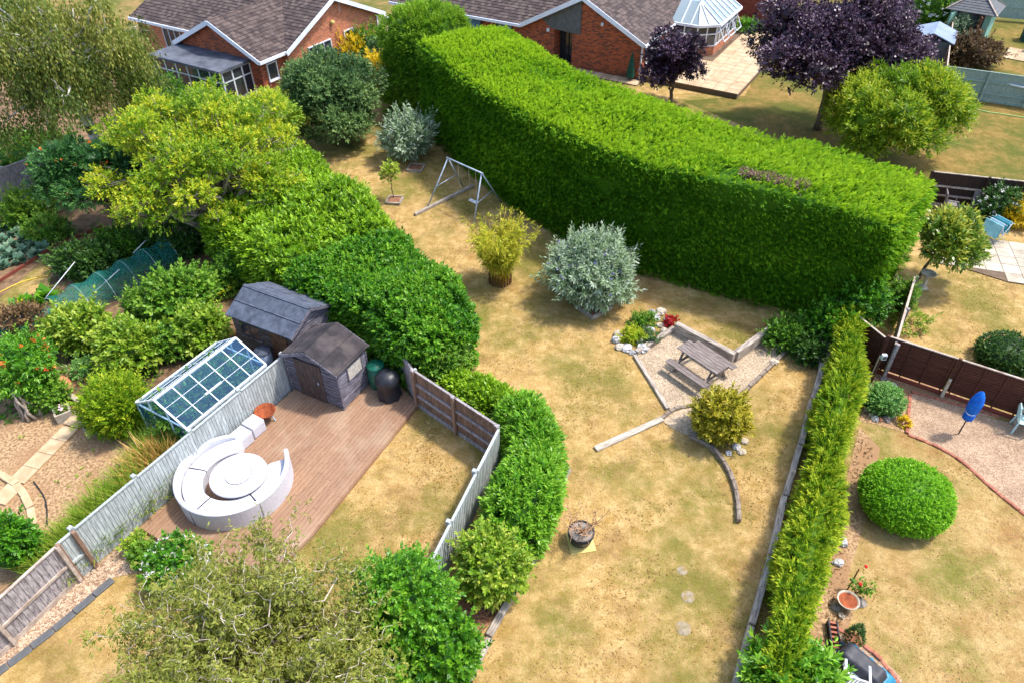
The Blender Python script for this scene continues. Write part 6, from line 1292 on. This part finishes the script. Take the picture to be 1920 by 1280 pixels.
for i, (lb, p) in enumerate((('green tomato plant at the near end inside the greenhouse', (-9.75, 14.75)), ('green tomato plant in the middle of the greenhouse', (-9.3, 15.6)), ('green tomato plant at the far end inside the greenhouse', (-8.85, 16.4)))):
    shrub('tomato_plant', lb, 'plant', (*p, .65), (.65, .65, .72), 900, 'mid', 430 + i, k=6, tl=.18, L=.11, W=.05, amp=.4, core=.45, group='tomato plants in the greenhouse')
def tussock(label, p, r, h, n, mat, seed, name='long_grass', cat='grass'):
    rg = np.random.default_rng(seed); a = rg.uniform(0, 6.28, n); rr = rg.uniform(0, 1, n) ** .6 * r; P = np.column_stack([np.cos(a) * rr, np.sin(a) * rr, np.zeros(n)]); D = nrm(np.column_stack([rg.normal(size=(n, 2)) * .35 + P[:, :2] / r * .5, np.ones(n)]))
    q, T = twigs(rg, P, D, 3, h * .35, h * .8, .022, .18, droop=.12); o = quads(name, q, T, LM[mat]); o.location = (*p, 0); tag(o, label, cat)
for i, (lb, p, r, h, mt) in enumerate((('brownish tall grass clump at the corner of the greenhouse', (-9.95, 13.2), .5, .95, 'drygrass'), ('tall green grass behind the pale fence opposite the sofa', (-10.3, 12.35), .55, .95, 'grass'), ('green grass tussock behind the second post of the pale fence', (-10.75, 11.5), .5, .85, 'grass'), ('green grass tussock behind the third post of the pale fence', (-11.1, 10.8), .45, .8, 'grass'), ('yellow grass tussock beside the dark bush at the lower left', (-11.4, 10.2), .45, .7, 'grass'), ('mixed grass clump below the feathery shrub', (-10.2, 13.75), .4, .8, 'grass'))):
    tussock(lb, p, r, h, 520, mt, 440 + i)

# ================================================================== RIGHT GARDEN
log_edging('red brick edging along the upper side of the pink gravel', [(12.582, 16.245), (13.709, 15.710), (14.761, 15.127)], .06, .23, .1, 'edge_br')
log_edging('red brick edging along the short left side of the pink gravel', [(12.528, 16.197), (12.103, 15.318), (11.702, 14.490)], .06, .23, .1, 'edge_br')
log_edging('curved red brick edging between dry lawn and pink gravel', [(11.716, 14.447), (12.400, 13.938), (12.852, 13.331), (13.181, 12.437), (13.626, 11.513)], .06, .23, .1, 'edge_br')
log_edging('red brick edging curving round the blue tarpaulin store', [(7.479, 8.469), (7.726, 8.259), (8.149, 7.826), (8.328, 7.436), (8.423, 7.038)], .06, .22, .1, 'edge_br')
t = thing('parasol', 'closed bright blue parasol standing on the pink gravel', 'parasol', (13.230, 14.470)); rg = np.random.default_rng(3)
MB().tube([(0, 0, 0), (0, 0, 1.75)], .02, 8).build('pole', 'dark', t, True)
vs = []; n = 16; prof = [(.05, .62), (.13, .66), (.145, .82), (.10, .9), (.16, 1.02), (.17, 1.3), (.12, 1.55), (.05, 1.72), (.0, 1.76)]
for r, z in prof:
    for k_ in range(n): q = r * (1 + (.16 if k_ % 2 else -.1)); vs.append((q * math.cos(6.283 * k_ / n), q * math.sin(6.283 * k_ / n), z))
MB().add(vs, [(i * n + k_, i * n + (k_ + 1) % n, (i + 1) * n + (k_ + 1) % n, (i + 1) * n + k_) for i in range(8) for k_ in range(n)]).build('canopy', 'blue', t, True)
MB().lathe([(.115, .88), (.13, .9), (.115, .92)], 14).build('tie', 'white', t)
t = thing('parasol', 'closed dark green parasol beside the red brick gable', 'parasol', (7.201, 42.913, 0)); MB().tube([(0, 0, 0), (0, 0, 1.7)], .025, 8).build('pole', 'brownw', t, True); MB().lathe([(.26, .25), (.22, .7), (.1, 1.35), (.02, 1.7)], 10).build('canopy', 'dkgreen', t)
def plastic_chair(label, p, rz, mat, group=None, rattan=False):
    t = thing('garden_chair', label, 'chair', p, rz, group)
    MB().box((0, 0, .42), (.46, .46, .03)).build('seat', mat, t, bevel=.01)
    for x in (-.2, .2):
        for y in (-.2, .2): MB().beam((x, y, .42), (x * 1.2, y * 1.2, 0), .04, .04).build('leg', mat, t)
        MB().beam((x * 1.2, -.22, .64), (x * 1.2, .2, .66), .05, .03).build('arm', mat, t); MB().beam((x * 1.2, -.2, .42), (x * 1.2, -.2, .64), .035, .035).build('arm_post', mat, t)
    b = MB()
    if rattan: b.box((0, .25, .68), (.5, .04, .55), 0, R(-12))
    else:
        for i in range(7): b.beam((-.18 + .06 * i, .22, .46), (-.18 + .06 * i, .3, .84 + .05 * math.sin(math.pi * i / 6)), .028, .02)
        b.tube([(-.22, .21, .44), (-.22, .29, .78), (-.12, .31, .9), (.12, .31, .9), (.22, .29, .78), (.22, .21, .44)], .022, 6)
    b.build('backrest', mat, t); return t
plastic_chair('pale mint plastic chair at the right edge of the pink gravel', (15.120, 14.596, 0)[:2], R(65), 'mint')
plastic_chair('grey rattan chair in front of the almost black fence', (19.939, 27.075, 0)[:2], R(-20), 'rattan', 'grey rattan chairs', True)
plastic_chair('grey rattan chair half hidden by the tall hedge corner', (18.884, 27.275, 0)[:2], R(70), 'rattan', 'grey rattan chairs', True)
plastic_chair('white plastic chair at the bottom edge by the black cover', (7.315, 7.129, 0)[:2], R(160), 'white')
rk = [(10.924, 15.266), (10.984, 15.086), (11.137, 15.062), (11.314, 15.060), (10.913, 15.493), (11.561, 15.190), (11.689, 16.672), (11.918, 16.818), (12.012, 16.667), (12.121, 16.518)]
rocks('rock ringing the grey-green hebe mound, %s counted from the left', rk, [.1, .12, .09, .13], ['stone_w', 'stone', 'terra', 'stone_d'], 'stones round the hebe mound', 60)
rocks(['upper grey rock at the foot of the thuja hedge', 'lower grey rock at the foot of the thuja hedge'], [(8.449, 10.778), (8.134, 10.157)], [.17, .14], ['stone', 'stone'], None, 71)
rocks(['white stone below the round brown dish', 'dark stone beside the red rose', 'dark stone under the round brown dish'], [(7.714, 8.746), (8.293, 9.081), (7.647, 8.950)], [.11, .12, .11], ['stone_w', 'stone_d', 'stone_d'], None, 75)
t = thing('security_lamp', 'white lamp box on the dark brown fence post', 'lamp', (*(11.360, 16.521, 1.45)[:2], 0)); MB().box((0, -.1, 1.35), (.14, .1, .18)).build('housing', 'white', t); MB().box((0, -.16, 1.35), (.1, .02, .1)).build('lens', 'glass_d', t); MB().beam((0, 0, 0), (0, 0, 1.4), .05, .05).build('stand', 'fence_dark', t)
t = thing('bird_bath', 'round brown dish with grey rim on stones by the thuja hedge', 'bird bath', (7.894, 9.003)); MB().lathe([(.1, 0), (.08, .1), (.1, .2), (.24, .26), (.26, .3), (.235, .3), (.21, .27)], 26).build('bowl', 'conc', t, True); MB().lathe([(.215, .272), (.0, .262)], 24).build('basin', 'rust', t)
t = thing('bird_bath', 'stone pedestal bird bath at the edge of the golden lawn', 'bird bath', (15.358, 21.738)); MB().box((0, 0, .05), (.32, .32, .1)).build('plinth', 'stone_w', t, bevel=.02); MB().lathe([(.12, .1), (.08, .2), (.07, .5), (.11, .58)], 18).build('pedestal', 'stone_w', t, True); MB().lathe([(.1, .58), (.24, .63), (.27, .7), (.24, .7), (.2, .665), (.0, .655)], 26).build('bowl', 'stone_w', t, True)
t = thing('rose_bush', 'small rose with red flowers tied to a stake', 'rose', (8.259, 9.334)); MB().beam((-.15, .1, 0), (-.05, .2, .75), .03, .03).build('stake', 'brownw', t); rg = np.random.default_rng(6); mb = MB(); P = []
for i in range(7): e = (rg.uniform(-.25, .3), rg.uniform(-.25, .3), rg.uniform(.4, .8)); mb.tube(limb(rg, (0, 0, 0), e, 4, .06), [.01, .009, .008, .006, .004], 4); P += [np.array(e) * f for f in np.linspace(.4, 1, 7)]
mb.build('stem', 'bark', t); P = np.array(P); q, T = twigs(rg, P, nrm(rg.normal(size=P.shape)), 5, .1, .07, .045, .9); quads('foliage', q, T, LM['mid'], t)
for e in ((.1, .22, .82), (-.1, -.12, .62)): MB().rock(e, .055, 3).build('blossom', 'redfl', t)
t = thing('wood_lattice', 'low red-brown lattice lying along the thuja hedge foot', 'lattice', (7.300, 8.097), R(78))
for s in (-1, 1): MB().box((0, s * .09, .1), (.95, .03, .2)).build('rail', 'dark', t)
for i in range(8): MB().box((-.42 + i * .12, 0, .13), (.05, .2, .1)).build('rung', 'edge_br', t)
t = thing('potted_conifer', 'dwarf conifer in a terracotta pot by the brick edging', 'plant', (7.677, 8.056)); MB().lathe([(.12, 0), (.17, .24), (.18, .26), (.15, .26), (.14, .22), (.0, .22)], 20).build('pot', 'terra', t, True); rg = np.random.default_rng(8); n = 420; z = rg.uniform(0, 1, n) ** 1.3; a = rg.uniform(0, 6.28, n); rr = .17 * (1 - z) + .01; P = np.column_stack([rr * np.cos(a), rr * np.sin(a), .26 + z * .55]); q, T = twigs(rg, P, nrm(np.column_stack([np.cos(a), np.sin(a), np.full(n, .9)])), 5, .06, .05, .014, .6); quads('foliage', q, T, LM['conif_p'], t)
t = thing('covered_bench', 'furniture wrapped in blue tarpaulin and a black cover at the bottom right', 'cover', (7.649, 7.395), R(-52)); rg = np.random.default_rng(15)
def drape(w, d, h, seed, nx=14, ny=10, amp=.03):
    rg = np.random.default_rng(seed); vs = []; m = MB()
    for i in range(nx + 1):
        for j in range(ny + 1):
            u, v = i / nx * 2 - 1, j / ny * 2 - 1; e = max(abs(u), abs(v)); z = h * (1 if e < .72 else max(0, 1 - ((e - .72) / .28) ** 1.4)) + rg.normal() * amp * (e < .98); vs.append((u * w / 2 + rg.normal() * amp * .4, v * d / 2 + rg.normal() * amp * .4, max(.01, z)))
    return m.add(vs, [(i * (ny + 1) + j, (i + 1) * (ny + 1) + j, (i + 1) * (ny + 1) + j + 1, i * (ny + 1) + j + 1) for i in range(nx) for j in range(ny)])
drape(1.35, .75, .38, 3, amp=.025).build('tarpaulin', 'teal_t', t, True); o = drape(1.15, .6, .62, 5, amp=.012).build('cover', 'tarp_b', t, True); o.location = (-.05, -.12, .02)
# pale patio with airer
cells = []
for i in range(9):
    for j in range(5):
        x0, y0 = i * .62 - 1.0, j * .62
        if (x0 - .6) ** 2 / 9 + (y0 - 3.2) ** 2 / 9.5 < 1.0 or i > 3: cells.append((x0, y0, x0 + .62, y0 + .62))
slab_floor('patio', '', '', (17.3, 22.5, 0), R(-17), cells, 'slab_w', .01, .05, [(-1.0, 1.3), (0.2, .5), (1.5, 0.0), (4.5, .0), (4.5, 3.1), (-1.0, 3.1)])
t = thing('clothes_airer', 'folding clothes airer hung with teal and white towels on the pale patio', 'clothes airer', (19.540, 24.955, 0)[:2], R(25))
for s in (-1, 1):
    for y in (-.3, .3): MB().tube([(s * .3, y * 1.2, .05), (-s * .3, y * 1.2, .95)], .012, 5).build('leg', 'white', t, True)
for k_, x in enumerate((-.3, -.1, .1, .3)):
    MB().tube([(x, -.42, .95), (x, .42, .95)], .01, 5).build('rail', 'white', t, True)
    m = MB(); w_ = .72 - .1 * (k_ % 2)
    for s in (-1, 1): m.add([(x + s * .012, -w_ / 2, .965), (x + s * .012, w_ / 2, .965), (x + s * (.07 + .02 * k_), w_ / 2, .38 + .1 * (k_ % 3)), (x + s * (.07 + .02 * k_), -w_ / 2, .38 + .1 * (k_ % 3))], [(0, 1, 2, 3)])
    m.add([(x - .012, -w_ / 2, .966), (x + .012, -w_ / 2, .966), (x + .012, w_ / 2, .966), (x - .012, w_ / 2, .966)], [(0, 1, 2, 3)]); m.build('towel', ('teal', 'white', 'teal_d', 'teal')[k_], t)
o = MB().box((0, 0, .01), (.75, .5, .02)).build('door_mat', 'felt_g'); o.location = (*(19.355, 26.818), .055); o.rotation_euler = (0, 0, R(-17)); tag(o, 'dark blue-grey mat on the pale patio by the rattan chair', 'mat')
t = thing('goal_frame', 'white tubular goal frame in front of the grey-green fence', 'goal', (0, 0, 0)); p0, p1 = Vector((*(25.113, 40.797), 0)), Vector((29.5, 37.0, 0)); h_ = Vector((0, 0, 1.1))
for p in (p0, p1): MB().tube([p, p + h_], .04, 8).build('post', 'white', t, True)
MB().tube([p0 + h_, p1 + h_], .045, 8).build('crossbar', 'white', t, True)
hp = smoothpoly([(*(25.233, 38.407), .03), (*(25.956, 37.807), .03), (*(26.878, 37.358), .03), (30.5, 35.5, .03)], 6); tag(MB().tube(hp, .03, 6).build('garden_hose', 'lime', None, True), 'green hose lying on the grass below the goal frame', 'hose')
slab_floor('patio', '', '', (31.2, 46.2, 0), R(-38), [(i * .6, j * .6, i * .6 + .6, j * .6 + .6) for i in range(7) for j in range(4)], 'slab_p', .01, .05, [(0, 0), (4.2, 0), (4.2, 2.4), (0, 2.4)])
for i, (lb, px, mt) in enumerate((('blue flower pot on the summerhouse patio', (34.4, 46.9), 'blue'), ('orange-planted pot on the summerhouse patio', (33.5, 47.3), 'terra'), ('grey pot at the edge of the summerhouse patio', (32.6, 45.2), 'conc'))):
    t = thing('flower_pot', lb, 'plant pot', px); MB().lathe([(.17, 0), (.24, .36), (.26, .4), (.21, .4), (.2, .34), (.0, .34)], 18).build('pot', mt, t, True); rg = np.random.default_rng(500 + i); P = np.column_stack([rg.normal(size=(40, 2)) * .1, np.full(40, .36)]); q, T = twigs(rg, P, nrm(np.column_stack([rg.normal(size=(40, 2)) * .6, np.ones(40)])), 6, .25, .14, .06, .8); quads('foliage', q, T, LM[('mid', 'orange', 'mid')[i]], t)
t = thing('storage_box', 'lime-topped dark storage box against the grey-green fence', 'box', (35.0, 49.3, 0), R(-25)); MB().box((0, 0, .45), (1.7, .8, .9)).build('body', 'dkgreen', t); MB().box((0, 0, .95), (1.8, .9, .1)).build('lid', 'lime', t)

# ================================================================== SHORT GRASS, WEEDS, LITTER (nobody could count these)
def inside(P, poly):
    x, y = P[:, 0], P[:, 1]; c = np.zeros(len(P), bool); n = len(poly); j = n - 1
    for i in range(n):
        (xi, yi), (xj, yj) = poly[i][:2], poly[j][:2]
        if yi != yj: c ^= ((yi > y) != (yj > y)) & (x < (xj - xi) * (y - yi) / (yj - yi) + xi)
        j = i
    return c
def scatter(name, label, cat, polys, holes, dens, mat, seed, h=.055, w=.018, k=2, ang=.7, clump=1.5, tbias=0.0, z=.0, vary=.3):
    rg = np.random.default_rng(seed); out = []
    for poly in polys:
        p = np.array([q[:2] for q in poly]); lo, hi = p.min(0), p.max(0); n = int(dens * np.prod(hi - lo)); P = rg.uniform(lo, hi, (n, 2)); m = inside(P, poly)
        for hl in holes: m &= ~inside(P, hl)
        out.append(P[m])
    P = np.concatenate(out); fr = rg.normal(size=(7, 2)) * clump; ph = rg.uniform(0, 6.28, 7)
    f = sum(np.sin(P @ fr[i] + ph[i]) for i in range(7)) / 3.2
    P = P[rg.random(len(P)) < .42 + .75 * f]; n = len(P); f = sum(np.sin(P @ fr[i] * .6 + ph[i]) for i in range(7)) / 3.2
    D = nrm(np.column_stack([rg.normal(size=(n, 2)) * .8, np.full(n, .22)])); q, T = twigs(rg, np.column_stack([P, np.full(n, z)]), D, k, h * .3, h, w, ang, fb=1.4)
    T = np.clip(.25 + .6 * T + vary * np.repeat(f, k) + tbias, 0, 1); o = quads(name, q, T, LM[mat]); o['kind'] = 'stuff'; tag(o, label, cat); return o
HL = [gr_terrace, [p[:2] for p in DK]]
MAIN = [(-9.026, 31.166), (-3.317, 32.719), (1.182, 26.621), (4.882, 22.283), (8.538, 20.730), (10.408, 18.753), (8.499, 14.382), (6.767, 11.056), (4.843, 7.152), (-1.010, 7.206), (0.492, 10.485), (1.469, 13.062), (-0.185, 15.823), (-1.063, 17.559), (-1.054, 20.719), (-4.962, 26.732)]
DLAWN = [(-2.828, 15.673), (-0.491, 13.434), (-1.944, 9.468), (-3.270, 8.264), (-6.239, 9.229), (-5.204, 11.106)]
scatter('grass', 'short dry grass of the long middle lawn', 'grass', [MAIN], HL, 130, 'lawnblade', 901)
scatter('grass', 'short golden grass of the square lawn beside the deck', 'grass', [DLAWN, [(-9.856, 9.722), (-9.280, 10.282), (-7.099, 9.521), (-6.657, 7.259), (-11.267, 7.302)]], HL, 160, 'lawnblade', 902, tbias=.12)
scatter('grass', 'short dry grass of the right-hand lawns', 'grass', [[(10.626, 14.783), (11.675, 14.426), (12.842, 13.312), (13.584, 11.565), (11.4, 7.0), (6.6, 7.0), (8.027, 8.810)], [(13.986, 19.871), (15.392, 21.771), (17.991, 24.269), (19.921, 22.923), (17.112, 17.832), (12.296, 18.446)]], [gr_right], 120, 'lawnblade', 903, tbias=-.03)
scatter('weeds', 'low green weeds scattered over the soil of the left gardens', 'weeds', [[(-18.067, 19.750), (-17.745, 23.001), (-15.154, 24.835), (-11.319, 23.623), (-10.114, 20.234), (-11.732, 16.941), (-14.052, 16.006), (-15.580, 15.118)]], [], 55, 'mid', 904, .12, .05, 4, .9, 1.2, -.1)
scatter('weeds', 'sparse weeds on the dry vegetable plot', 'weeds', [[(-15.700, 15.341), (-13.775, 15.770), (-11.010, 14.002), (-11.750, 11.097), (-12.684, 9.723)]], [], 5, 'grass', 905, .12, .04, 4, .9, 1.2)
scatter('weeds', 'green weeds along the foot of the dark grey fence and under the trees', 'weeds', [[(-22.419, 26.185), (-20.776, 30.347), (-13.604, 31.258), (-10.412, 32.866), (-9.407, 35.928), (-13.222, 42.744), (-19.381, 41.244), (-25.247, 36.278), (-25.903, 31.504)]], [], 26, 'dark', 906, .2, .08, 5, .9, 1.0)
scatter('fallen_leaves', 'fallen brown leaves on the bed beside the sleeper kerb', 'leaves', [[(-1.809, 9.395), (-0.925, 10.193), (0.290, 10.566), (-0.188, 9.168), (-0.807, 8.369), (-1.790, 8.250)]], [], 420, 'brown', 907, .05, .035, 2, 1.3, 2.0, .2, .01)
scatter('fallen_leaves', 'dead brown clippings lying along the foot of the thuja hedge', 'leaves', [[(10.418, 14.786), (10.475, 13.941), (9.305, 11.700), (8.127, 9.798), (7.902, 8.812), (7.420, 8.160), (7.053, 8.163), (8.430, 11.037)]], [], 160, 'brown', 908, .05, .03, 2, 1.3, 2.0, .3, .015)
